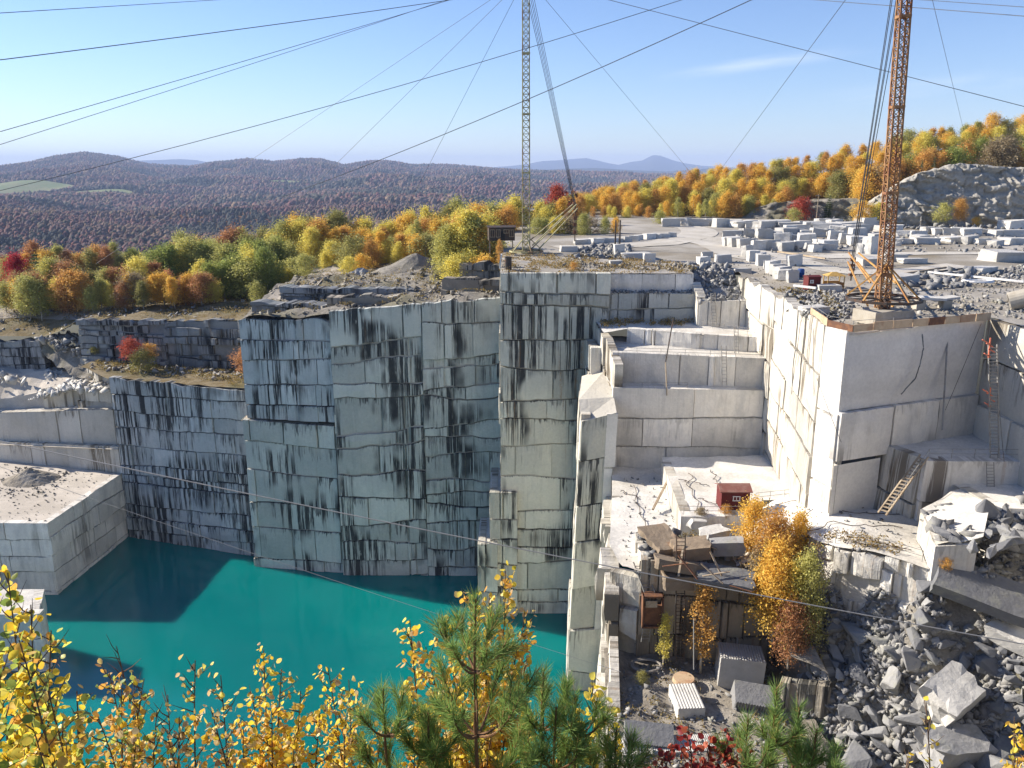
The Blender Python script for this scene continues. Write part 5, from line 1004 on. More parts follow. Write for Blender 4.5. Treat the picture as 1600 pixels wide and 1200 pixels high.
area('rubble', [(39, 92), (36, 108), (41, 116), (60, 120), (75, 100), (58, 96), (54, 95)], 500, [.15, .25, .5], 'small stone litter around the rusty derrick', zfun=gz, seed=15)
area('rubble', [(43.5, 81), (49, 84), (60, 86), (60, 79), (46, 74.5), (42, 74.5)], 750, [.25, .4, .7, 1.2], 'small broken stone on the pale benches above the slab', zfun=lambda x, y: max(rz(x, y), -35.4) + 0.1, seed=16)
area('rubble', pxpoly([(1090, 400), (1330, 392), (1400, 440), (1330, 462), (1230, 455), (1170, 432), (1095, 425)], -17), 900, [.1, .16, .26], 'small stone litter over the front of the yard', zfun=gz, seed=30, mat='brown_rubble')
area('rubble', pxpoly([(1400, 430), (1640, 425), (1640, 505), (1560, 495), (1440, 490)], -17), 1100, [.1, .16, .25, .4], 'rough stone debris over the right end of the yard', zfun=gz, seed=31, mat='brown_rubble')
area('rubble', pxpoly([(1140, 362), (1640, 358), (1640, 395), (1150, 395)], -17), 700, [.3, .5, .9], 'broken pieces lying between the quarried blocks of the yard', zfun=gz, seed=32)
area('rubble', pxpoly([(880, 412), (1085, 412), (1085, 424), (880, 420)], -17), 300, [.15, .3, .5], 'small stone along the rim behind the terraces', zfun=lambda x, y: gz(x, y) + .1, seed=33, mat='brown_rubble')
area('rubble', [(-88.5, 146), (-87, 170), (-125, 180), (-125, 146)], 420, [.1, .16, .3], 'scattered grit and stone on the sandy platform', zfun=lambda x, y: -65.1, seed=34, mat='brown_rubble')
area('rubble', [(-110, 158), (-96, 158), (-96, 172), (-112, 176)], 260, [.15, .25, .4], 'crushed stone spilling round the grey gravel heap', zfun=lambda x, y: -65.1, seed=35, mat='brown_rubble')
# scrub grass on the rims
M['scrub'] = leaf_mat('dry_scrub', (0.34, 0.22, 0.08), (0.22, 0.19, 0.07))
def tufts(poly, n, zfun, seed, label, h=0.5):
    rs = np.random.RandomState(seed); rr = random.Random(seed); xs = [p[0] for p in poly]; ys = [p[1] for p in poly]; C = []
    while len(C) < n:
        x = rr.uniform(min(xs), max(xs)); y = rr.uniform(min(ys), max(ys)); ins = False; j = len(poly) - 1
        for i in range(len(poly)):
            if (poly[i][1] > y) != (poly[j][1] > y) and x < (poly[j][0] - poly[i][0]) * (y - poly[i][1]) / (poly[j][1] - poly[i][1]) + poly[i][0]: ins = not ins
            j = i
        if ins and nz(x * 0.25, y * 0.25, seed) > -0.12:
            z = zfun(x, y); hh = h * (0.4 + abs(nz(x * 0.5, y * 0.5)) * 2.5)
            for _ in range(9): C.append((x + rr.gauss(0, .35), y + rr.gauss(0, .35), z + rr.uniform(0, hh)))
    C = np.array(C); Vq, Fq_ = quads(C, rs.uniform(0.18, 0.42, len(C)), rs, 0.6); c = np.repeat(rs.rand(len(C), 3), 4, 0)
    o = np_mesh('scrub_grass', Vq, Fq_, M['scrub'], c); tag(o, label, 'grass', kind='stuff')
tufts([(-1.5, 139), (30, 140), (34, 150), (25, 165), (-1.5, 172)], 9000, gz, 1, 'dry orange grass along the rim of the tall pillar')
tufts([(-52, 160), (-36, 157), (-2, 156), (-2, 196), (-50, 205)], 9000, lambda x, y: midz(x, y) - 0.6, 2, 'dry weeds on the rocky ground behind the middle walls')
tufts([(-130, 200), (-60, 181), (-44, 175), (-44, 215), (-130, 225)], 12000, lz, 3, 'dry grass above the layered cliff', 0.7)
tufts([(-92, 178), (-54, 163), (-46, 171), (-60, 177), (-96, 186)], 5000, lambda x, y: -43, 4, 'yellow grass on the ledge above the sooty wall')
tufts([(14.6, 132), (20, 134), (31, 134), (38, 134), (38, 138), (15, 138)], 2600, lambda x, y: -25, 5, 'orange dry grass at the back of the top terrace', 0.6)
tufts([(40, 100), (46, 118), (40, 130), (38.6, 118)], 1500, lambda x, y: gz(x, y), 6, 'sparse orange weeds on the gravel slope at the rim', 0.4)
M['dust'] = ground_mat('white_dust_track', (0.56, 0.53, 0.47), (0.48, 0.45, 0.39), (0.40, 0.37, 0.31), 0.25, 0.12, 0.5, 0.3)
def spl(P, k=8):
    out = []
    for i in range(len(P) - 1):
        a, b_, c_, d_ = (Vector(P[max(0, i - 1)]), Vector(P[i]), Vector(P[i + 1]), Vector(P[min(len(P) - 1, i + 2)]))
        for t in range(k): u = t / k; out.append(tuple(0.5 * ((2 * b_) + (c_ - a) * u + (2 * a - 5 * b_ + 4 * c_ - d_) * u * u + (3 * b_ - a - 3 * c_ + d_) * u ** 3)))
    return out + [tuple(P[-1])]
for l_, w_ in (([(870, 387), (960, 384), (1040, 378), (1090, 366), (1085, 357), (1050, 351)], 5.0), ([(1060, 375), (1110, 380), (1150, 398), (1200, 404), (1300, 400), (1420, 396), (1620, 396)], 3.6), ([(1110, 370), (1130, 385), (1220, 398), (1330, 425), (1500, 415)], 2.6)):
    strip('dust_track', spl(pxpoly(l_, -17)), w_, M['dust'], lambda x, y: gz(x, y) + 0.11)
# ---------------------------------------------------------------- cabins, shelter, drum
def cabin(name, c, w, d, h, rot, wallm, roofm, label, cat, rh=0.5, over=0.3, win=None, door=None, gable=True, dark=False):
    t = thing(name, c, label, cat); Rz = Matrix.Rotation(rot, 3, 'Z'); c = Vector(c); T_ = lambda x, y, z: c + Rz @ Vector((x, y, z))
    b = MB(); b.box(T_(0, 0, h / 2), (w, d, h), Rz)
    for i in range(int(w / 0.3)): b.box(T_(-w / 2 + 0.15 + i * 0.3, -d / 2 - 0.01, h / 2), (0.03, 0.03, h * 0.98), Rz)
    b.build('wall', wallm, t)
    r = MB()
    for s in (-1, 1):
        a0 = T_(-w / 2 - over, s * (d / 2 + over), h - 0.05); a1 = T_(w / 2 + over, s * (d / 2 + over), h - 0.05); m0 = T_(-w / 2 - over, 0, h + rh); m1 = T_(w / 2 + over, 0, h + rh); u = Vector((0, 0, 0.1))
        vs = [a0, a1, m1, m0]; r.add(vs + [v + u for v in vs], [(0, 1, 2, 3), (7, 6, 5, 4), (0, 4, 5, 1), (1, 5, 6, 2), (3, 2, 6, 7), (0, 3, 7, 4)])
    r.add([T_(-w / 2 - 0.002, -d / 2, h), T_(-w / 2 - 0.002, d / 2, h), T_(-w / 2 - 0.002, 0, h + rh)], [(0, 1, 2)]); r.add([T_(w / 2 + 0.002, -d / 2, h), T_(w / 2 + 0.002, 0, h + rh), T_(w / 2 + 0.002, d / 2, h)], [(0, 1, 2)])
    ro = r.build('roof', roofm, t)
    for q in (-0.17, 0.17):
        m_ = MB(); m_.bar(T_(w * q, -d / 2 - over, h + 0.1), T_(w * q, 0, h + rh + 0.13), 0.08); m_.build('roof_batten', roofm, ro)
    for (wx, wz, ww, wh) in (win or []):
        f = MB(); y = -d / 2 - 0.04
        for (cx, cz, sx_, sz_) in ((wx, wz + wh / 2, ww + .16, .09), (wx, wz - wh / 2, ww + .16, .09), (wx - ww / 2, wz, .09, wh), (wx + ww / 2, wz, .09, wh), (wx, wz, .05, wh)): f.box(T_(cx, y, cz), (sx_, .08, sz_), Rz)
        fo = f.build('window_frame', M['white'] if not dark else M['wood'], t); g_ = MB(); g_.box(T_(wx, y + 0.03, wz), (ww, .03, wh), Rz); g_.build('pane', M['glass'], fo)
    if door:
        dd = MB(); dd.box(T_(door[0], -d / 2 - 0.04, door[2] / 2 + .05), (door[1], .07, door[2]), Rz); do = dd.build('door', M['dark'] if dark else wallm, t); k_ = MB(); k_.box(T_(door[0] + door[1] * .38, -d / 2 - .1, door[2] * .5), (.12, .08, .12), Rz); k_.build('handle', M['steel'], do)
    return t
sc = atZ(1148, 797, -41.0)
cabin('red_shed', (sc.x, sc.y + 1.2, -41.0), 3.5, 2.5, 2.45, 0.0, M['redpaint'], M['redroof'], 'small dark red shed with a dusty roof on the white quarry bench', 'shed', 0.55, 0.25, [(0.1, 1.55, 0.8, 0.55)], (1.25, 0.7, 1.9))
cb = atY(783, 375, 176); cabin('cabin', (cb.x, cb.y, cb.z), 5.4, 3.5, 2.7, 0.12, M['iron'], M['iron'], 'dark hoist cabin with many pale framed windows left of the green mast', 'cabin', 0.25, 0.3, [(-2.0, 1.5, 0.9, 1.5), (-0.8, 1.5, 0.8, 1.5), (0.9, 1.9, 1.0, 0.7), (2.0, 1.5, 0.9, 1.4)], (0.15, 0.8, 1.9), dark=True)
mb = MB()
for sx_ in (-2.4, 0, 2.4):
    for sy_ in (-1.5, 1.5): mb.bar(cb + Vector((sx_, sy_, 0.02)), cb + Vector((sx_, sy_, -9)), 0.22)
tag(mb.build('timber_trestle', M['wood'], origin=cb), 'timber posts carrying the dark hoist cabin', 'trestle')
p = atZ(1268, 449, -17); p.z = gz(p.x, p.y); cabin('red_hut', p, 1.9, 1.7, 2.1, 0.1, M['redpaint'], M['redpaint'], 'small dark red hut beside the yellow shelter on the yard', 'hut', 0.12, 0.08, [(-0.45, 1.45, 0.4, 0.4)])
p = atZ(1302, 447, -17); p.z = gz(p.x, p.y); t = thing('yellow_shelter', p, 'open yellow shelter with a low peaked roof on the yard', 'shelter')
for a_ in (-1, 1):
    for b_ in (-1, 1): m_ = MB(); m_.bar(p + Vector((a_ * 1.2, b_ * 0.9, 0)), p + Vector((a_ * 1.2, b_ * 0.9, 1.75)), 0.12); m_.build('post', M['yellow'], t)
m_ = MB(); m_.add([p + Vector(v) for v in ((-1.45, -1.1, 1.75), (1.45, -1.1, 1.75), (1.45, 1.1, 1.75), (-1.45, 1.1, 1.75), (-.3, 0, 2.3), (.3, 0, 2.3))], [(0, 1, 5, 4), (1, 2, 5), (2, 3, 4, 5), (3, 0, 4), (3, 2, 1, 0)]); m_.build('roof', M['yellow'], t)
for b_ in (-.9, .9): m_ = MB(); m_.box(p + Vector((0, b_, .45)), (2.5, .08, .8)); m_.build('side_panel', M['rust_y'], t)
p = atZ(1251, 432, -17); p.z = gz(p.x, p.y); t = thing('drum', p, 'bright blue drum beside the dark red hut', 'drum'); m_ = MB(); m_.path([p + Vector((0, 0, z)) for z in (0, .1, .55, .6, .65, 1.1, 1.2)], [.5, .55, .55, .6, .55, .55, .5], 14); m_.build('barrel', M['blue'], t, True); m_ = MB(); m_.cyl(p + Vector((0, 0, 1.15)), .45, .12, 14); m_.build('lid', M['blue'], t)
# posts, poles, small yard gear
def pole(px, py, top, r, label, mat='wood', arm=True, z=-17.0, cat='pole', name='utility_pole'):
    p = atZ(px, py, z); d = ray(px, top); h = (d * (p.y / d.y)).z - z; t = thing(name, p, label, cat); m_ = MB(); m_.tube(p, p + Vector((0, 0, h)), r, r * .7, 8); m_.build('post', M[mat], t)
    if arm: m_ = MB(); m_.bar(p + Vector((-.9, 0, h - .5)), p + Vector((.9, 0, h - .5)), .14); m_.build('crossarm', M[mat], t)
pole(1275, 350, 303, .16, 'pale utility pole standing before the dark bank'); pole(961, 388, 344, .2, 'left black post of the pair behind the tall pillar', 'iron', False, cat='post', name='iron_post'); pole(968, 386, 344, .2, 'right black post of the pair behind the tall pillar', 'iron', False, cat='post', name='iron_post')
def tank(px, py, w, h, z, label, mat, cat, name):
    p = atZ(px, py, z); m = p.y / 1280; t = thing(name, p, label, cat); m_ = MB(); m_.cyl(p, w * m / 2, h * m, 14); m_.build('drum', M[mat], t, False); m_ = MB(); m_.cyl(p + Vector((0, 0, h * m)), w * m / 2 * 1.08, 0.08, 14); m_.build('rim', M['iron'], t)
tank(794, 422, 11, 20, -17.0, 'dark steel drum at the left end of the pillar rim', 'iron', 'drum', 'oil_drum')
mb = MB(); p = atZ(790, 419, -17); mb.box(p + Vector((-0.9, 0.6, 1.1)), (0.25, 1.6, 2.6), Matrix.Rotation(0.12, 3, 'Y')); tag(mb.build('board', M['white'], origin=p), 'white board standing behind the dark drum on the pillar rim', 'board')
# toe boards and rail along the right rim
def rimboards(pts, z, h, seg, label, posts=True):
    t = thing('rim_boarding', (pts[0][0], pts[0][1], z), label, 'barrier')
    rr = random.Random(3)
    for a, b in zip(pts, pts[1:]):
        a = Vector(a).to_3d(); b = Vector(b).to_3d(); n = max(1, int((b - a).length / seg))
        for i in range(n):
            q0 = a.lerp(b, i / n + .004); q1 = a.lerp(b, (i + 1) / n - .004); m_ = MB(); hh = h * rr.uniform(.85, 1.1); m_.bar(q0 + Vector((0, 0, z + hh / 2)), q1 + Vector((0, 0, z + hh / 2)), hh if False else .1, .1)
            m_ = MB(); d = (q1 - q0).normalized(); nn = Vector((d.y, -d.x, 0)) * .05; z0, z1 = Vector((0, 0, z - .1)), Vector((0, 0, z + hh)); vs = [q0 + nn + z0, q1 + nn + z0, q1 + nn + z1, q0 + nn + z1, q0 - nn + z0, q1 - nn + z0, q1 - nn + z1, q0 - nn + z1]
            m_.add(vs, [(0, 1, 2, 3), (7, 6, 5, 4), (3, 2, 6, 7), (0, 4, 5, 1), (1, 5, 6, 2), (0, 3, 7, 4)]); m_.build('board', M['ply'] if rr.random() < .8 else M['brown'], t)
            m_ = MB(); m_.bar(q0 + Vector((0, .1, z - .1)), q0 + Vector((0, .1, z + 1.15)), .05); m_.build('stake', M['steel'], t)
    m_ = MB()
    for a, b in zip(pts, pts[1:]): m_.tube(Vector((a[0], a[1] + .1, z + 1.1)), Vector((b[0], b[1] + .1, z + 1.1)), .025, n=5)
    m_.build('rope', M['steel'], t)
rimboards([(36.3, 99.5), (35.3, 91.3), (36.8, 87.9), (44.6, 90.9), (55.8, 95.3)], -17.0, .75, 2.2, 'tan toe boards with stakes along the rim below the rusty derrick')
def railing(pts, label, h=1.1, step=2.0, mat='steel', r=.03):
    P = [Vector(p) for p in pts]; t = thing('safety_rail', P[0], label, 'railing')
    for hh in (h, h * .5):
        m_ = MB(); m_.path([p + Vector((0, 0, hh)) for p in P], r, 5); m_.build('rail', M[mat], t)
    for a, b in zip(P, P[1:]):
        n = max(1, int((b - a).length / step))
        for i in range(n + 1): q = a.lerp(b, i / n); m_ = MB(); m_.tube(q, q + Vector((0, 0, h)), r, n=5); m_.build('post', M[mat], t)
zq = lambda x, y: zf(x, y) + .15
railing([(21, 94, -41), (26, 93.8, -41), (29.3, 94.2, -41)], 'thin rail along the front edge of the red shed bench')
railing([(31, 98.2, -41), (37, 99.8, -41)], 'thin rail right of the red shed'); railing([(34.6, 81.4, zq(34.6, 81.4)), (38.2, 78.2, zq(38, 78)), (41, 75.6, zq(41, 75))], 'rail on the front edge of the white quarry floor', 1.2)
railing([(46, 86.4, -31), (51, 86.3, -31), (56, 86.2, -31)], 'thin rail along the alcove bench'); railing([(31, 133.4, -25), (38, 124.8, -25)], 'thin rail on the top terrace', 1.0)
railing([(15.4, 123.2, -27.2), (26, 121.4, -27.2), (37, 120, -27.2)], 'thin rail on the edge of the second terrace step', .9, 3); railing([(16, 119, -31.6), (26, 118.8, -31.6)], 'thin rail on the third terrace step', .9, 3)
# ---------------------------------------------------------------- ladders and stairs
def ladder(a, b, w, label, mat='steel', step=.32, r=.045, name='ladder', side=None, tread=None):
    a = Vector(a); b = Vector(b); d = b - a; s = Vector(side).normalized() if side else Vector((1, 0, 0)); t = thing(name, a, label, 'ladder' if name != 'stairway' else 'stairs')
    for k in (-1, 1): m_ = MB(); m_.bar(a + s * w / 2 * k, b + s * w / 2 * k, r * 1.6); m_.build('rail' if name == 'ladder' else 'stringer', M[mat], t)
    n = int(d.length / step); m_ = MB()
    for i in range(1, n):
        q = a.lerp(b, i / n)
        if tread: m_.box(q, (w, tread, .06), Matrix.Rotation(math.atan2(s.y, s.x), 3, 'Z'))
        else: m_.tube(q - s * w / 2, q + s * w / 2, r * .7, n=5)
    m_.build('rungs' if not tread else 'treads', M[mat], t); return t
def pz(px, py, Y): return atY(px, py, Y)
ladder(pz(1554, 716, 86), pz(1551, 538, 88.0), .95, 'long grey ladder up the alcove wall at the right', 'steel', .38, .07)
for i, (y0, lb) in enumerate([(545, 'orange red bracket near the top of the long grey ladder'), (622, 'orange red bracket halfway up the long grey ladder')]):
    c = pz(1543, y0, 87.2); t = thing('ladder_bracket', c, lb, 'bracket')
    for q in ((-.4, .7), (.1, .3), (.4, -.3), (0, -.8)): m_ = MB(); m_.bar(c + Vector((q[0] - .3, 0, q[1] + .3)), c + Vector((q[0] + .45, 0, q[1] - .1)), .12); m_.build('arm', M['orange'], t)
    m_ = MB(); m_.bar(c + Vector((.25, 0, -1)), c + Vector((.15, 0, 1.2)), .12); m_.build('upright', M['orange'], t)
t = ladder(pz(1378, 803, 83.5), pz(1444, 712, 86.5), .9, 'pale diagonal stairway climbing to the alcove bench', 'wood', .45, .1, 'stairway', (0.6, -0.8, 0), .3)
m_ = MB(); a0, b0 = pz(1386, 790, 83.0) + Vector((0, -.4, 0)), pz(1450, 700, 86.2) + Vector((0, -.4, 0)); m_.tube(a0, b0, .04); m_.build('handrail', M['steel'], t)
ladder(pz(1548, 765, 84.8), pz(1547, 722, 85.2), .8, 'short grey ladder at the right end of the alcove bench front'); ladder(pz(1062, 1034, 82.5), pz(1064, 835, 83.8), .95, 'tall dark steel ladder leaning up the old stack face', 'iron', .42, .06)
ladder(pz(1008, 1003, 84.0), pz(1014, 958, 84.2), .9, 'short grey ladder below the brown stair box', 'steel', .36, .05); ladder(pz(1015, 925, 84.5), pz(998, 878, 86), 1.2, 'steep open stair above the brown stair box', 'steel', .45, .07)
ladder(pz(1193, 806, 95.0), pz(1197, 778, 97), .9, 'yellow short ladder between the red shed and the golden birches', 'yellow', .35, .05); ladder(pz(1116, 508, 133), pz(1114, 458, 133.4), .7, 'thin ladder on the block below the notch in the rim', 'steel', .5, .06)
ladder(pz(1151, 552, 123.4), pz(1150, 508, 124), .6, 'thin ladder on the top terrace step', 'steel', .5, .05); ladder(pz(1132, 602, 119), pz(1131, 540, 119.5), .7, 'thin ladder on the second terrace step', 'steel', .5, .05)
def stick(px0, py0, Y0, px1, py1, Y1, w, label, mat, name, cat, off=0.0):
    a = atY(px0, py0, Y0); b = atY(px1, py1, Y1); m_ = MB(); m_.bar(a, b, w); tag(m_.build(name, M[mat], origin=a), label, cat)
stick(1020, 796, 101, 1050, 738, 110, .25, 'long timber leaning from the floor to the red shed bench', 'wood', 'timber', 'timber')
stick(1084, 1046, 76, 1084, 968, 76.4, .09, 'thin grey post standing on the near shelf', 'steel', 'iron_post', 'post'); stick(1472, 672, 90.6, 1481, 520, 94.5, .16, 'thin pipe hanging down the alcove face', 'steel', 'pipe', 'pipe')
stick(1040, 566, 121, 1052, 498, 123, .14, 'dark pole leaning on the left part of the terraces', 'iron', 'pole', 'pole'); stick(1042, 618, 118.2, 1040, 566, 119, .12, 'pale pipe below the dark leaning pole', 'wood', 'pipe', 'pipe')
for i, (x0, y0, x1, y1, Ya, Yb, lb) in enumerate([(1255, 500, 1228, 700, 97, 110, 'left rope hanging on the sunlit wall'), (1262, 502, 1240, 700, 96, 108, 'second rope from the left on the sunlit wall'), (1275, 512, 1276, 745, 93, 93, 'straight rope hanging near the sunlit corner'), (1536, 505, 1480, 640, 94.6, 90.5, 'slanting rope across the alcove face'), (1280, 590, 1318, 690, 91.5, 87.5, 'slack rope at the corner below the tan boards'), (1565, 640, 1572, 720, 84, 84, 'dark rope on the right lit wall')]):
    cable(atY(x0, y0, Ya) + Vector((-.35, -.25, 0)), atY(x1, y1, Yb) + Vector((-.35, -.25, 0)), .035, lb, .1, M['iron'], 'rope', 'rope')
# long timbers and flat things on the right yard
for (a, b, lb, mt) in [((1395, 430), (1478, 418), 'long pale beam lying behind the blue rocks', 'wood'), ((1450, 425), (1600, 440), 'long pale pipe across the right yard', 'white'), ((1215, 393), (1290, 404), 'brown pole lying in front of the jumbled blocks', 'wood'), ((1325, 455), (1380, 452), 'timber lying left of the rusty mast foot', 'wood'), ((1275, 450), (1240, 446), 'white board lying before the red hut', 'white')]:
    p, q = atZ(*a, -16.7), atZ(*b, -16.7); m_ = MB(); m_.bar(p, q, .3); tag(m_.build('beam', M[mt], origin=p), lb, 'beam')
def tabletop(px, py, w, label):
    p = atZ(px, py, -17); p.z = gz(p.x, p.y); t = thing('stone_trestle', p, label, 'trestle')
    for s in (-1, 1): m_ = MB(); m_.box(p + Vector((s * w * .32, 0, .55)), (1.1, 1.4, 1.2)); m_.build('support_block', M['concrete'], t)
    m_ = MB(); m_.box(p + Vector((-.3, 0, 1.35)), (w * .62, 2.0, .3), Matrix.Rotation(.05, 3, 'Y')); m_.build('slab', M['pale_block'], t); m_ = MB(); m_.box(p + Vector((w * .3, .2, 1.3)), (w * .6, 1.8, .25), Matrix.Rotation(-.12, 3, 'Y')); m_.build('slab', M['pale_block'], t)
tabletop(1455, 482, 5.2, 'pale slabs resting on two blocks right of the rusty derrick')
p = atZ(1590, 482, -17); t = thing('concrete_pipe', p, 'short wide concrete pipe lying at the right rim', 'pipe'); m_ = MB()
rr_ = [(1.2, 0), (1.2, 2.2), (.95, 2.2), (.95, 0)]; q = Matrix.Rotation(1.2, 3, 'Y') @ Matrix.Rotation(.4, 3, 'X')
vs = []; n = 20
for k in range(n):
    for (r_, h_) in rr_: vs.append(p + Vector((0, 0, 1.15)) + q @ Vector((math.cos(k / n * 6.283) * r_, math.sin(k / n * 6.283) * r_, h_ - 1.1)))
m_.add(vs, [(k * 4 + j, ((k + 1) % n) * 4 + j, ((k + 1) % n) * 4 + (j + 1) % 4, k * 4 + (j + 1) % 4) for k in range(n) for j in range(4)]); m_.build('pipe_wall', M['concrete'], t)
def coil(c, r, n, label, mat, th=.05, flat=.25, name='cable_coil'):
    c = Vector(c); rr2 = random.Random(4); m_ = MB()
    pts = [c + Vector((math.cos(i / 20 * 6.283) * (r + .35 * nz(i * .05, r)), math.sin(i / 20 * 6.283) * (r * .7 + .35 * nz(i * .05, 3 + r)), .1 + flat * abs(nz(i * .11, 7)))) for i in range(20 * n)]
    m_.path(pts, th, 5); tag(m_.build(name, M[mat], origin=c), label, 'coil')
coil(atZ(1410, 1, -17) if False else atZ(1398 + 130, 442, -17) + Vector((0, 0, .1)), 2.2, 6, 'white hose coil lying on the right yard', 'white', .08, .4, 'hose_coil')
rr_ = random.Random(12)
for i, (x0, y0, x1, y1, z_) in enumerate([(1075, 740, 1090, 800, -41), (1060, 750, 1110, 760, -41), (1110, 735, 1125, 760, -41), (990, 760, 1010, 840, -44), (970, 770, 1000, 780, -44), (1180, 730, 1240, 770, -42.6), (1210, 790, 1290, 800, -40.8), (1300, 805, 1420, 812, -38.6), (1260, 830, 1400, 845, -39.5), (1320, 850, 1430, 868, -38.6), (1245, 820, 1330, 790, -40), (1290, 770, 1350, 800, -38.8), (1090, 780, 1125, 790, -41)]):
    pa, pb = atZ(x0, y0, z_), atZ(x1, y1, z_); P = []
    for k in range(16):
        q = pa.lerp(pb, k / 15) + Vector((1.1 * nz(k * .3, i), 1.3 * nz(k * .33, i + 9), 0)); q.z = (zf(q.x, q.y) if z_ != -41 else -41.1) + .2; P.append(q)
    m_ = MB(); m_.path(P, .045, 5); tag(m_.build('hose', M['iron'], origin=pa), 'thin dark air hose snaking over the pale quarry floor', 'hose', 'air hoses on the pale quarry floor')
# ---------------------------------------------------------------- old stack top and near shelf
def shz(x, y): return -55 + 1.5 * sm((14 - x) / 3) * sm((y - 78) / 6) - 0.5 * sm((x - 25) / 5) + 0.8 * nz(x * .5, y * .5)
def grooved(name, c, size, rot, axis, label, cat, face=0, mat='pale_block', pitch=.28):
    """block split along a row of drill holes: half-round grooves across one face"""
    mb = MB(); Rm = Matrix.Rotation(rot[2], 3, 'Z') @ Matrix.Rotation(rot[1], 3, 'Y') @ Matrix.Rotation(rot[0], 3, 'X'); c = Vector(c); sx_, sy_, sz_ = size
    n = int(sx_ / pitch); nx = n * 4; V0 = []
    def g(i): return (0.16 if face == 0 else 0.06) * abs(math.sin(math.pi * i / 4))
    top = []; 
    for i in range(nx + 1):
        x = -sx_ / 2 + sx_ * i / nx; w = .03 * nz(i, 3)
        V0 += [(x, -sy_ / 2 - g(i) * (face == 0) + w, -sz_ / 2), (x, -sy_ / 2 - g(i) * (face == 0) + w, sz_ / 2 - (0 if face == 0 else .1) + g(i) * (face == 1)), (x, sy_ / 2, sz_ / 2 - (0 if face == 0 else .1) + g(i) * (face == 1)), (x, sy_ / 2, -sz_ / 2)]
    F_ = []
    for i in range(nx):
        for j in range(4): F_.append((i * 4 + j, i * 4 + (j + 1) % 4, (i + 1) * 4 + (j + 1) % 4, (i + 1) * 4 + j))
    F_ = [f[::-1] for f in F_] + [(0, 1, 2, 3)[::1], tuple(nx * 4 + k for k in (3, 2, 1, 0))]
    mb.add([c + Rm @ Vector(v) for v in V0], F_); tag(mb.build(name, M[mat], origin=c), label, cat)
def sp(px, py, z): return atZ(px, py, z)
c = sp(1077, 1118, -55); grooved('granite_block', c + Vector((0, 1.6, .5)), (2.8, 4.2, 1.6), (0, 0, .05), 0, 'white drill grooved block lying flat in the middle of the near shelf', 'block', 1)
c = sp(1160, 1075, -55); grooved('granite_block', c + Vector((0, 1.6, 1.4)), (4.8, 3.2, 4.2), (0, .05, -.12), 0, 'grey grooved block at the right back of the near shelf', 'block', 1)
c = sp(1176, 1118, -56); grooved('granite_block', c + Vector((0, .8, 1.1)), (4.0, 2.6, 3.0), (.35, .1, -.15), 0, 'dark grooved block in front of the grey one on the near shelf', 'block', 0, 'boulder')
c = sp(1015, 1165, -55); grooved('granite_block', c + Vector((0, .8, .5)), (4.8, 2.2, 1.4), (.5, .05, -.1), 0, 'dark slab with tight grooves tilted toward the viewer', 'block', 0, 'boulder', .16)
c = sp(1045, 1180, -55.3); grooved('granite_slab', c + Vector((0, .9, .2)), (9.5, 2.4, .8), (0, 0, .08), 0, 'long grooved slab at the near edge of the shelf', 'slab', 1, 'pale_block', .2)
for (px, py, w, d, h, rz_, z, lb, mt) in [(1035, 850, 3.6, 5.5, .8, .3, -42.2, 'big tilted brown slab on the left of the stack top', 'rust_rock'), (1078, 870, 4.2, 2.6, 1.6, .1, -42.6, 'rust stained block in the middle of the stack top', 'rust_rock'), (1060, 892, 5.0, 2.4, 1.2, 0, -43.4, 'wide brown block at the front of the stack top', 'rust_rock'), (1135, 866, 3.6, 2.0, 1.6, -.15, -42.6, 'grey block at the back right of the stack top', 'boulder'), (1115, 838, 3.0, 2.2, .8, .3, -42, 'pale slab at the back of the stack top', 'pale_block'), (1090, 826, 1.8, 1.4, 1.0, .2, -42, 'white stone at the rear of the stack top', 'pale_block'), (1135, 905, 6.0, 4.0, .4, -.3, -43.3, 'broad dark flat slab on the right of the stack top', 'boulder'), (1178, 858, 2.0, 1.5, 1.0, .3, -43, 'small brown block beside the golden birch', 'rust_rock'), (1060, 918, 3.2, 2.0, 1.6, .05, -45.2, 'projecting block halfway down the old stack front', 'rust_rock')]:
    p = atZ(px, py, z); slab('granite_block', p + Vector((0, .3, h / 2)), (w, d, h), (rd.uniform(-.18, .18), rd.uniform(-.2, .2), rz_), M[mt], px * .1, lb, 'block', .26, 5)
for i, (x0, y0, x1, y1, z0_, z1_) in enumerate([(1060, 868, 1090, 905, -40.6, -42.2), (1095, 880, 1130, 912, -41.2, -42.8), (1110, 862, 1128, 900, -40.8, -42.7), (1035, 885, 1075, 880, -41.8, -41.5), (1085, 845, 1120, 858, -41.2, -41.6), (1068, 850, 1060, 900, -40.9, -42.6), (1140, 915, 1175, 925, -42.8, -43.2), (1098, 900, 1140, 893, -42.4, -42.4)]):
    pa, pb = atZ(x0, y0, z0_), atZ(x1, y1, z1_); m_ = MB(); m_.bar(pa, pb, .22, .07); tag(m_.build('plank', M['wood'] if i % 3 else M['brown'], origin=pa), 'loose weathered plank lying on the rusty blocks of the old stack', 'plank', 'loose planks on the old stack')
p = sp(1015, 925, -47.5); t = thing('stair_box', (p.x, 84.1, -50.5), 'brown rusted stair box against the left end of the old stack', 'box'); m_ = MB(); P0 = Vector((p.x - .1, 84.1, -48.3))
for (cx, cz, sx_, sz_) in ((-1.1, 0, .15, 4), (1.1, 0, .15, 4), (0, 1.9, 2.3, .2), (0, -1.9, 2.3, .2)): m_.box(P0 + Vector((cx, 0, cz)), (sx_, 1.2, sz_))
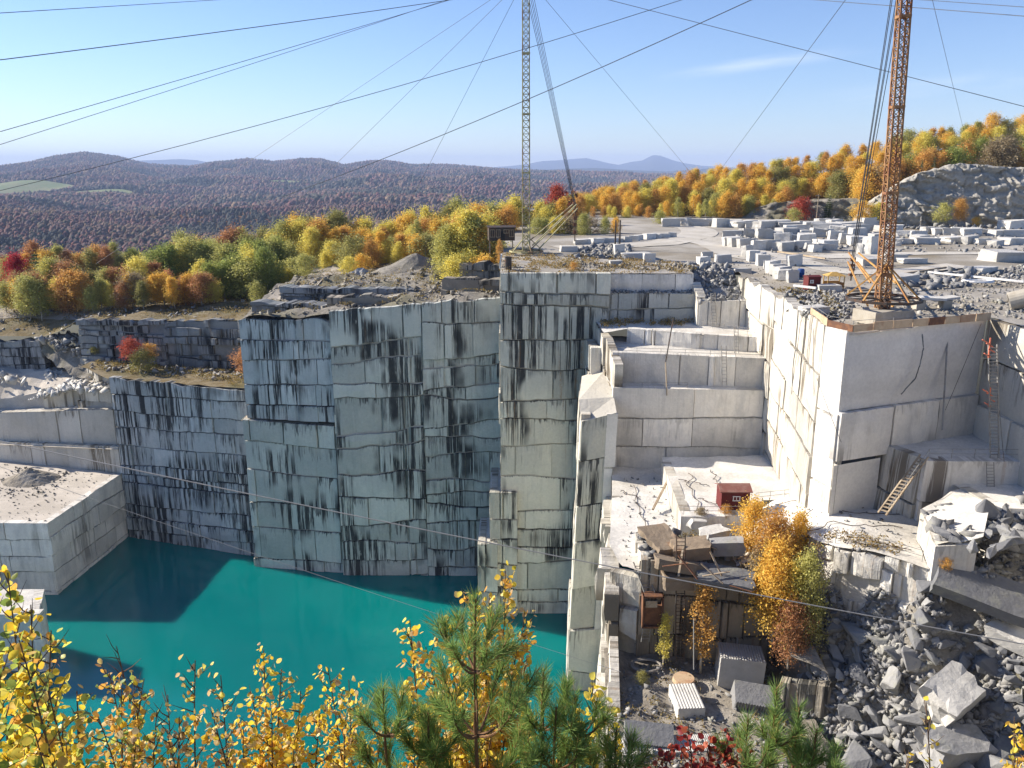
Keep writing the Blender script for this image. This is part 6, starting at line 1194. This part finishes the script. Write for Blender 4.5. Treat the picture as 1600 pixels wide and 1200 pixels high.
m_.build('frame', M['brown'], t); m_ = MB(); m_.box(P0 + Vector((0, .2, -.6)), (2.1, .8, 2.4)); m_.build('panel', M['brown'], t); m_ = MB(); m_.box(P0 + Vector((-.2, -.5, 1.0)), (1.3, .1, .8)); m_.build('board', M['wood'], t)
coil(sp(1010, 1045, -55) + Vector((0, 0, .3)), 1.7, 9, 'grey steel cable coil lying on the near shelf', 'hose', .045)
mb = MB(); c = sp(1068, 1066, -55) + Vector((0, 0, .15)); mb.cyl(c, 1.25, .45, 22, r2=1.15); tag(mb.build('cable_reel', M['ply'], origin=c), 'round tan wooden disc lying on the near shelf', 'disc')
mb = MB(); c = sp(1170, 1030, -55) + Vector((0, .5, 0))
mb.add([c + Vector(v) for v in ((-1.5, 0, 0), (2, 0, 0), (-1.5, 0, 3), (-1.5, .35, 0), (2, .35, 0), (-1.5, .35, 3), (-.8, 0, .5), (.6, 0, .5), (-.8, 0, 1.7), (-.8, .35, .5), (.6, .35, .5), (-.8, .35, 1.7))], [(0, 1, 7, 6), (1, 2, 8, 7), (2, 0, 6, 8), (3, 9, 10, 4), (4, 10, 11, 5), (5, 11, 9, 3), (0, 3, 4, 1), (1, 4, 5, 2), (2, 5, 3, 0), (6, 7, 10, 9), (7, 8, 11, 10), (8, 6, 9, 11)]); tag(mb.build('triangular_frame', M['white'], origin=c), 'white triangular frame standing behind the grey grooved block', 'frame')
area('rubble', [(10.5, 70), (11, 84), (29, 84), (31, 62), (29, 52), (11, 52)], 1500, [.1, .16, .25, .45], 'small stone and debris littering the near shelf', zfun=shz, seed=20)
area('rubble', [(15, 86), (29, 86), (30, 91), (15, 92)], 260, [.15, .3, .5, .9], 'broken stone on the old stack top', zfun=lambda x, y: -42.7 - .12 * max(0, x - 20), seed=21, mat='boulder')
area('rubble', [(13, 88), (15, 86), (38, 78), (43, 82), (40, 90), (37, 116), (22, 117), (16, 117)], 420, [.1, .16, .3], 'thin litter of chips on the pale quarry floor', zfun=lambda x, y: zf(x, y) + .1, seed=22)
tufts([(11, 74), (13, 84), (28, 84), (30, 74), (24, 62), (12, 62)], 2500, shz, 7, 'dry brown weeds between the stones of the near shelf', .3)
tufts([(16, 87), (29, 87), (29, 92), (16, 92)], 900, lambda x, y: -42.6, 8, 'brown weeds on the old stack top', .35)
tufts([(32, 82.5), (40, 76.5), (42, 79), (35, 84.5)], 700, lambda x, y: zf(x, y), 9, 'brown weeds at the front edge of the quarry floor', .35)
for (px, py, z, s, c_, lb) in [(1003, 1070, -55, 1.6, 'olive', 'small olive bush on the left of the near shelf'), (1095, 815, -42, 1.8, 'tan', 'tan brush behind the stack top'), (1135, 812, -42, 1.9, 'orange', 'orange brush behind the stack top left of the birches'), (1282, 855, -42, 1.5, 'yellow', 'small yellow bush on the quarry floor edge'), (1360, 893, -40.5, 1.2, 'rust', 'rust brown tuft at the floor edge'), (1475, 890, -38, 1.3, 'orange', 'orange weed clump at the foot of the grooved block')]:
    p = atZ(px, py, z); plant('bush', p, s, c_, lb, wide=1.2)
# ================================================================ FOREGROUND HILLSIDE AND SAPLINGS
sheet('hillside', [(-70, -25), (70, -25), (70, 30), (26, 54), (12, 54), (-20, 60), (-70, 60)], lambda x, y: -2.2 - 1.0 * max(y, -2) - 0.1 * abs(x) * sm((y - 10) / 20) - 1.2 * sm((y - 8) / 6), 2.0, M['rough'], 0.35, 0.5)
def near_leaf(name, gloss=0.45):
    m, nt = newmat(name); at = nd(nt, 'Attribute', attribute_name='Col'); g = nd(nt, 'TexCoord'); n = noi(nt, g.outputs['Object'], 60, 3, 0.6)
    q = mth(nt, 'ADD', 0.75, mth(nt, 'MULTIPLY', n, 0.5)); col = mix(nt, 1.0, at.outputs[0], nd(nt, 'CombineColor', {0: q, 1: q, 2: q}), 'MULTIPLY')
    d = nd(nt, 'BsdfPrincipled', {'Base Color': col, 'Roughness': gloss, 'Specular IOR Level': 0.35}); t = nd(nt, 'BsdfTranslucent', {'Color': col})
    nd(nt, 'OutputMaterial', {0: nd(nt, 'MixShader', {0: 0.45, 1: d, 2: t})}); return m
M['nleaf'] = near_leaf('thin_autumn_leaf'); M['needle'] = near_leaf('pine_needle', 0.5); M['twig'] = plain('brown_twig', (0.12, 0.08, 0.055), 0.8, s=20); M['ptwig'] = plain('pine_twig', (0.20, 0.11, 0.055), 0.8, s=20)
LEAF = np.array([(0, 0, 0), (0.36, 0.22, 0.07), (0.44, 0.55, 0.10), (0.22, 0.86, 0.05), (0, 1.0, -0.02), (-0.22, 0.86, 0.05), (-0.44, 0.55, 0.10), (-0.36, 0.22, 0.07), (0, 0.5, 0)])
LF = np.array([(0, 1, 8), (1, 2, 8), (2, 3, 8), (3, 4, 8), (4, 5, 8), (5, 6, 8), (6, 7, 8), (7, 0, 8)])
def leaves(name, P, S_, C, seed, parent, droop=0.5):
    rs = np.random.RandomState(seed); P = np.array(P); n = len(P); S_ = np.array(S_)
    d = rs.normal(size=(n, 3)); d[:, 2] -= droop; d /= np.linalg.norm(d, axis=1)[:, None]; u = np.cross(d, rs.normal(size=(n, 3))); u /= np.linalg.norm(u, axis=1)[:, None]; w = np.cross(u, d)
    curl = rs.uniform(-1.5, 3.0, (n, 1, 1)); Lf = np.repeat(LEAF[None], n, 0).copy(); Lf[:, :, 2] = Lf[:, :, 2] * curl[:, :, 0] + 0.15 * (Lf[:, :, 1] - 0.5) ** 2 * curl[:, :, 0]; Lf[:, :, 0] *= rs.uniform(0.75, 1.15, (n, 1))
    V = P[:, None, :] + (Lf[:, :, 0:1] * u[:, None, :] + Lf[:, :, 1:2] * d[:, None, :] + Lf[:, :, 2:3] * w[:, None, :]) * S_[:, None, None]
    Fc = (LF[None] + (np.arange(n) * 9)[:, None, None]).reshape(-1, 3)
    return np_mesh(name, V.reshape(-1, 3), Fc, M['nleaf'], np.repeat(np.array(C), 9, 0), parent)
PALN = {'gold': [(0.90, 0.70, 0.07), (0.88, 0.60, 0.06), (0.86, 0.74, 0.14)], 'orange': [(0.86, 0.50, 0.08), (0.82, 0.58, 0.16), (0.72, 0.38, 0.08)], 'tan': [(0.74, 0.58, 0.30), (0.82, 0.62, 0.22), (0.60, 0.42, 0.22)], 'green': [(0.38, 0.46, 0.10), (0.24, 0.34, 0.08), (0.55, 0.60, 0.12)], 'red': [(0.36, 0.05, 0.035), (0.26, 0.03, 0.03), (0.48, 0.12, 0.06)]}
def near_sapling(label, stems, cols, ls=0.045, bl=0.45, dens=1.0, group=None, name='birch_sapling', cat='sapling', seed=1, bare=0.0, droop=0.5):
    """stems: (top px, top py, distance, root px)"""
    rr = random.Random(seed); b0 = atY(stems[0][3], 1320, stems[0][2]); t = thing(name, (b0.x, b0.y, -2.2 - b0.y), label, cat, group); P = []; S_ = []; C = []; br = MB()
    def ori(v): return (v - t.location)
    for (px, py, Y, rx) in stems:
        br = MB()
        top = atY(px, py, Y); bs = atY(rx, 1320, Y * rr.uniform(0.95, 1.05)); bs.z = -2.2 - bs.y - 0.3; Lh = (top - bs).length; q = bs + (top - bs) * 0.5 + Vector((rr.uniform(-.22, .22) * Lh * .5, rr.uniform(-.08, .08), 0))
        pts = [(bs * (1 - s) ** 2 + q * 2 * s * (1 - s) + top * s * s) for s in [i / 12 for i in range(13)]]; m_ = MB(); m_.path(pts, [0.016 * (1 - i / 13) + 0.0015 for i in range(13)], 6); m_.build('stem', M['twig'], t)
        def leafy(a, b, n, vis):
            for i in range(n):
                s = (i + rr.random()) / n; p = a.lerp(b, s) + Vector((rr.gauss(0, .014), rr.gauss(0, .014), rr.gauss(0, .014))); c = PALN[rr.choice(cols)]; c = rr.choice(c); k = rr.uniform(.8, 1.15)
                P.append(tuple(p)); S_.append(ls * rr.uniform(.6, 1.2)); C.append([min(1, v * k) for v in c])
        s = 0.30
        while s < 0.99:
            i = int(s * 12); p = pts[i].lerp(pts[min(12, i + 1)], s * 12 - i); a = rr.uniform(0, 6.283); l_ = 1.2 * bl * (1.0 - s) ** 0.5 * rr.uniform(.5, 1.2) + 0.07; e = rr.uniform(.5, 1.0)
            d = Vector((math.cos(a) * math.cos(e), math.sin(a) * math.cos(e), math.sin(e))); m = p + d * l_ * .5; tip = p + d * l_ + Vector((0, 0, rr.uniform(-.02, .05)))
            br.path([p, m, tip], [.0045, .003, .001], 4)
            if rr.random() > bare:
                leafy(p + d * l_ * .15, tip, int(l_ / .016 * dens), 0)
                if l_ > .2:
                    for _ in range(2 + int(l_ * 6)):
                        u = rr.uniform(.25, .9); p2 = p.lerp(tip, u); d2 = (d + Vector((rr.gauss(0, .6), rr.gauss(0, .6), rr.gauss(0.1, .4)))).normalized(); t2 = p2 + d2 * l_ * rr.uniform(.2, .4); br.path([p2, t2], [.002, .0008], 4); leafy(p2, t2, int(l_ * .3 / .012 * dens) + 2, 0)
            s += rr.uniform(.02, .05) * (1.6 / max(.8, Lh))
        if bare < .9: leafy(pts[10], top, int(14 * dens), 0)
        br.build('branches', M['twig'], t)
    if P:
        P = np.array(P) - np.array(t.location[:]); leaves('leaves', P, S_, C, seed, t, droop)
    return t
near_sapling('dense birch with big yellow and green leaves filling the lower left corner', [(12, 895, 3.8, 10), (48, 945, 3.7, 40), (80, 985, 3.8, 50), (-20, 920, 3.6, -10), (30, 1000, 3.3, 30), (120, 1080, 3.6, 80), (70, 1060, 3.4, 60), (0, 1080, 3.2, 0), (50, 1130, 3.2, 40)], ['gold', 'green', 'gold', 'gold', 'orange', 'green'], .050, .26, .7, seed=3)
near_sapling('orange yellow birch sapling with green lower leaves right of the big corner birch', [(170, 1048, 4.6, 170), (225, 1060, 4.5, 200), (190, 1075, 4.5, 185), (245, 1110, 4.4, 215), (150, 1110, 4.3, 150), (215, 1140, 4.2, 200)], ['orange', 'gold', 'orange', 'green', 'tan'], .042, .26, .8, seed=5)
near_sapling('bare dark twig rising above the orange yellow birch sapling', [(182, 1010, 4.7, 190), (262, 1085, 4.6, 205)], ['tan'], .03, .30, .1, seed=6, bare=1.0, name='bare_sapling')
near_sapling('sparse sapling of tan and orange leaves left of the bright golden birch', [(305, 1032, 4.5, 360), (345, 1055, 4.5, 355), (280, 1120, 4.4, 330), (330, 1110, 4.4, 340), (262, 1150, 4.3, 310)], ['tan', 'orange', 'tan', 'gold'], .042, .24, .55, seed=7)
near_sapling('bright golden birch sapling standing before the turquoise water', [(412, 1015, 4.8, 450), (440, 1045, 4.8, 455), (512, 1042, 4.9, 490), (545, 1062, 4.9, 500), (470, 1080, 4.7, 470), (395, 1090, 4.7, 440), (425, 1110, 4.6, 445), (500, 1110, 4.6, 485), (540, 1120, 4.7, 505), (380, 1140, 4.5, 420), (460, 1150, 4.5, 460)], ['gold', 'gold', 'tan', 'gold', 'orange'], .040, .30, .95, seed=9)
near_sapling('yellow aspen sapling growing up behind the big pine', [(790, 892, 5.4, 740), (765, 930, 5.4, 740), (820, 955, 5.4, 760), (640, 968, 5.3, 700), (690, 960, 5.4, 715), (735, 925, 5.4, 730), (665, 1010, 5.3, 705), (810, 1000, 5.3, 755)], ['gold', 'gold', 'orange', 'tan'], .050, .30, .75, seed=11, name='aspen_sapling')
near_sapling('small yellow aspen with few leaves between the pine and the near shelf', [(925, 1062, 4.9, 905), (948, 1095, 4.8, 920), (905, 1100, 4.8, 900)], ['gold'], .052, .16, .7, seed=13, name='aspen_sapling')
near_sapling('yellow orange undergrowth showing between the pines at the bottom', [(600, 1130, 4.6, 620), (680, 1110, 4.8, 690), (730, 1080, 4.9, 720), (830, 1120, 4.8, 820), (650, 1160, 4.6, 650), (770, 1130, 4.8, 770), (870, 1150, 4.8, 870), (560, 1165, 4.6, 590)], ['gold', 'orange'], .045, .26, .5, seed=15)
near_sapling('dark red leaved shrub at the bottom between the two pines', [(1075, 1130, 4.4, 1080), (1110, 1150, 4.4, 1100), (1050, 1160, 4.3, 1060), (1135, 1140, 4.4, 1120), (1025, 1185, 4.3, 1040), (1095, 1180, 4.3, 1090), (1140, 1185, 4.3, 1130)], ['red'], .048, .17, .9, seed=17, name='red_shrub', cat='shrub')
near_sapling('thin twig with a few yellow leaves over the dark rubble', [(1447, 1098, 4.4, 1475), (1425, 1180, 4.3, 1440)], ['gold', 'tan'], .034, .10, .35, seed=19, name='thin_sapling')
near_sapling('orange and yellow leaves of a sapling at the lower right edge', [(1585, 1120, 4.2, 1620), (1605, 1150, 4.2, 1625), (1590, 1185, 4.1, 1620)], ['orange', 'gold'], .040, .16, .9, seed=21)

def near_pine(label, trunks, seed, nl=0.115):
    rr = random.Random(seed); rs = np.random.RandomState(seed); t0 = trunks[0]; b0 = atY(t0[0], 1330, t0[3]); t = thing('pine_sapling', (b0.x, b0.y, -2.2 - b0.y), label, 'pine'); NP = []; ND = []; NC = []; br = MB()
    def needles(path, frm, dens=650):
        for a, b in zip(path, path[1:]):
            L_ = (b - a).length; d = (b - a).normalized(); n = int(L_ * dens)
            for _ in range(n):
                v = Vector((rr.gauss(0, 1), rr.gauss(0, 1), rr.gauss(0, 1))); v = (v - d * v.dot(d)); 
                if v.length < 1e-3: continue
                sp_ = rr.uniform(.35, 1.0); q = (d + v.normalized() * sp_).normalized(); q.z -= .05; k = rr.uniform(.7, 1.15)
                NP.append(tuple(a.lerp(b, rr.random()))); ND.append(tuple(q * nl * k)); g = rr.uniform(.7, 1.25); NC.append((0.22 * g, 0.33 * g, 0.09 * g) if rr.random() < .93 else (.4, .28, .1))
    for (bx, tx, ty, Y, whorls) in trunks:
        top = atY(tx, ty, Y); bs = atY(bx, 1330, Y); bs.z = -2.2 - bs.y - .2; ax = (top - bs); m_ = MB(); pts = [bs + ax * (i / 10) + Vector((.012 * math.sin(i * 1.3), 0, 0)) for i in range(11)]; m_.path(pts, [.024 * (1 - i / 11) + .004 for i in range(11)], 8); m_.build('trunk', M['ptwig'], t)
        needles([top - ax.normalized() * .34, top], 0, 800)
        for (wy, nb, ln) in whorls:
            f = (wy - 1330) / (ty - 1330) if False else None
            p0 = atY(tx + (bx - tx) * (wy - ty) / (1330 - ty), wy, Y); a0 = rr.uniform(0, 6)
            for k in range(nb):
                a = a0 + k * 6.283 / nb + rr.uniform(-.3, .3); l_ = ln * rr.uniform(.8, 1.15); h = Vector((math.cos(a), math.sin(a), 0)); P = [p0]
                for i in range(1, 8): s = i / 7; P.append(p0 + h * l_ * .62 * (s ** .85) + Vector((0, 0, l_ * (.28 * s + .5 * s * s))))
                br.path(P, [.008 * (1 - i / 8) + .002 for i in range(8)], 5); needles(P[3:], 0, 620)
                for _ in range(3):
                    s = rr.randrange(3, 6); dd = (P[s + 1] - P[s]).normalized(); sd = Vector((rr.gauss(0, .5), rr.gauss(0, .5), .35)); l2 = l_ * rr.uniform(.25, .4); P2 = [P[s] + (dd + sd) .normalized()* l2 * i / 4 + Vector((0, 0, .15 * l2 * (i / 4) ** 2)) for i in range(5)]
                    br.path(P2, [.004, .0035, .003, .002, .0015], 4); needles(P2[1:], 0, 620)
    br.build('branches', M['ptwig'], t); P = np.array(NP) - np.array(t.location[:]); D = np.array(ND); w = np.cross(D, rs.normal(size=D.shape)); w /= np.linalg.norm(w, axis=1)[:, None]; w *= .0016
    mid = P + D * .55; mid[:, 2] -= .002
    V = np.stack([P - w * .7, P + w * .7, mid + w, P + D, mid - w], 1).reshape(-1, 3); n = len(P); base = np.arange(n) * 5; Fq_ = np.concatenate([np.stack([base, base + 1, base + 2, base + 4], 1)]); 
    Ft = np.stack([base + 4, base + 2, base + 3, base + 3], 1)[:, :3]
    o1 = np_mesh('needles', V, np.concatenate([np.stack([base, base + 1, base + 2], 1), np.stack([base, base + 2, base + 4], 1), Ft]), M['needle'], np.repeat(np.array(NC), 5, 0), t); return t
near_pine('large green pine sapling in the middle foreground', [(750, 742, 935, 4.3, [(1050, 6, .36), (1150, 7, .52), (1265, 7, .62)]), (850, 848, 1050, 4.6, [(1140, 5, .26), (1235, 5, .4)])], 31)
near_pine('small green pine sapling left of the large pine', [(640, 597, 1075, 4.4, [(1150, 5, .28), (1240, 6, .42)]), (690, 668, 1110, 4.4, [(1190, 4, .3)])], 33)
near_pine('green pine sapling right of the large pine before the column foot', [(925, 898, 1085, 4.5, [(1150, 5, .28), (1240, 5, .42)]), (985, 962, 1140, 4.4, [(1210, 5, .26)]), (870, 868, 1105, 4.4, [(1200, 5, .32)])], 35)
near_pine('light green pine sapling over the near shelf at lower right', [(1210, 1213, 1075, 4.5, [(1165, 4, .2), (1245, 5, .3)]), (1245, 1248, 1105, 4.5, [(1200, 4, .22)]), (1175, 1168, 1125, 4.4, [(1210, 5, .26)]), (1265, 1275, 1140, 4.4, [(1220, 5, .24)])], 37)
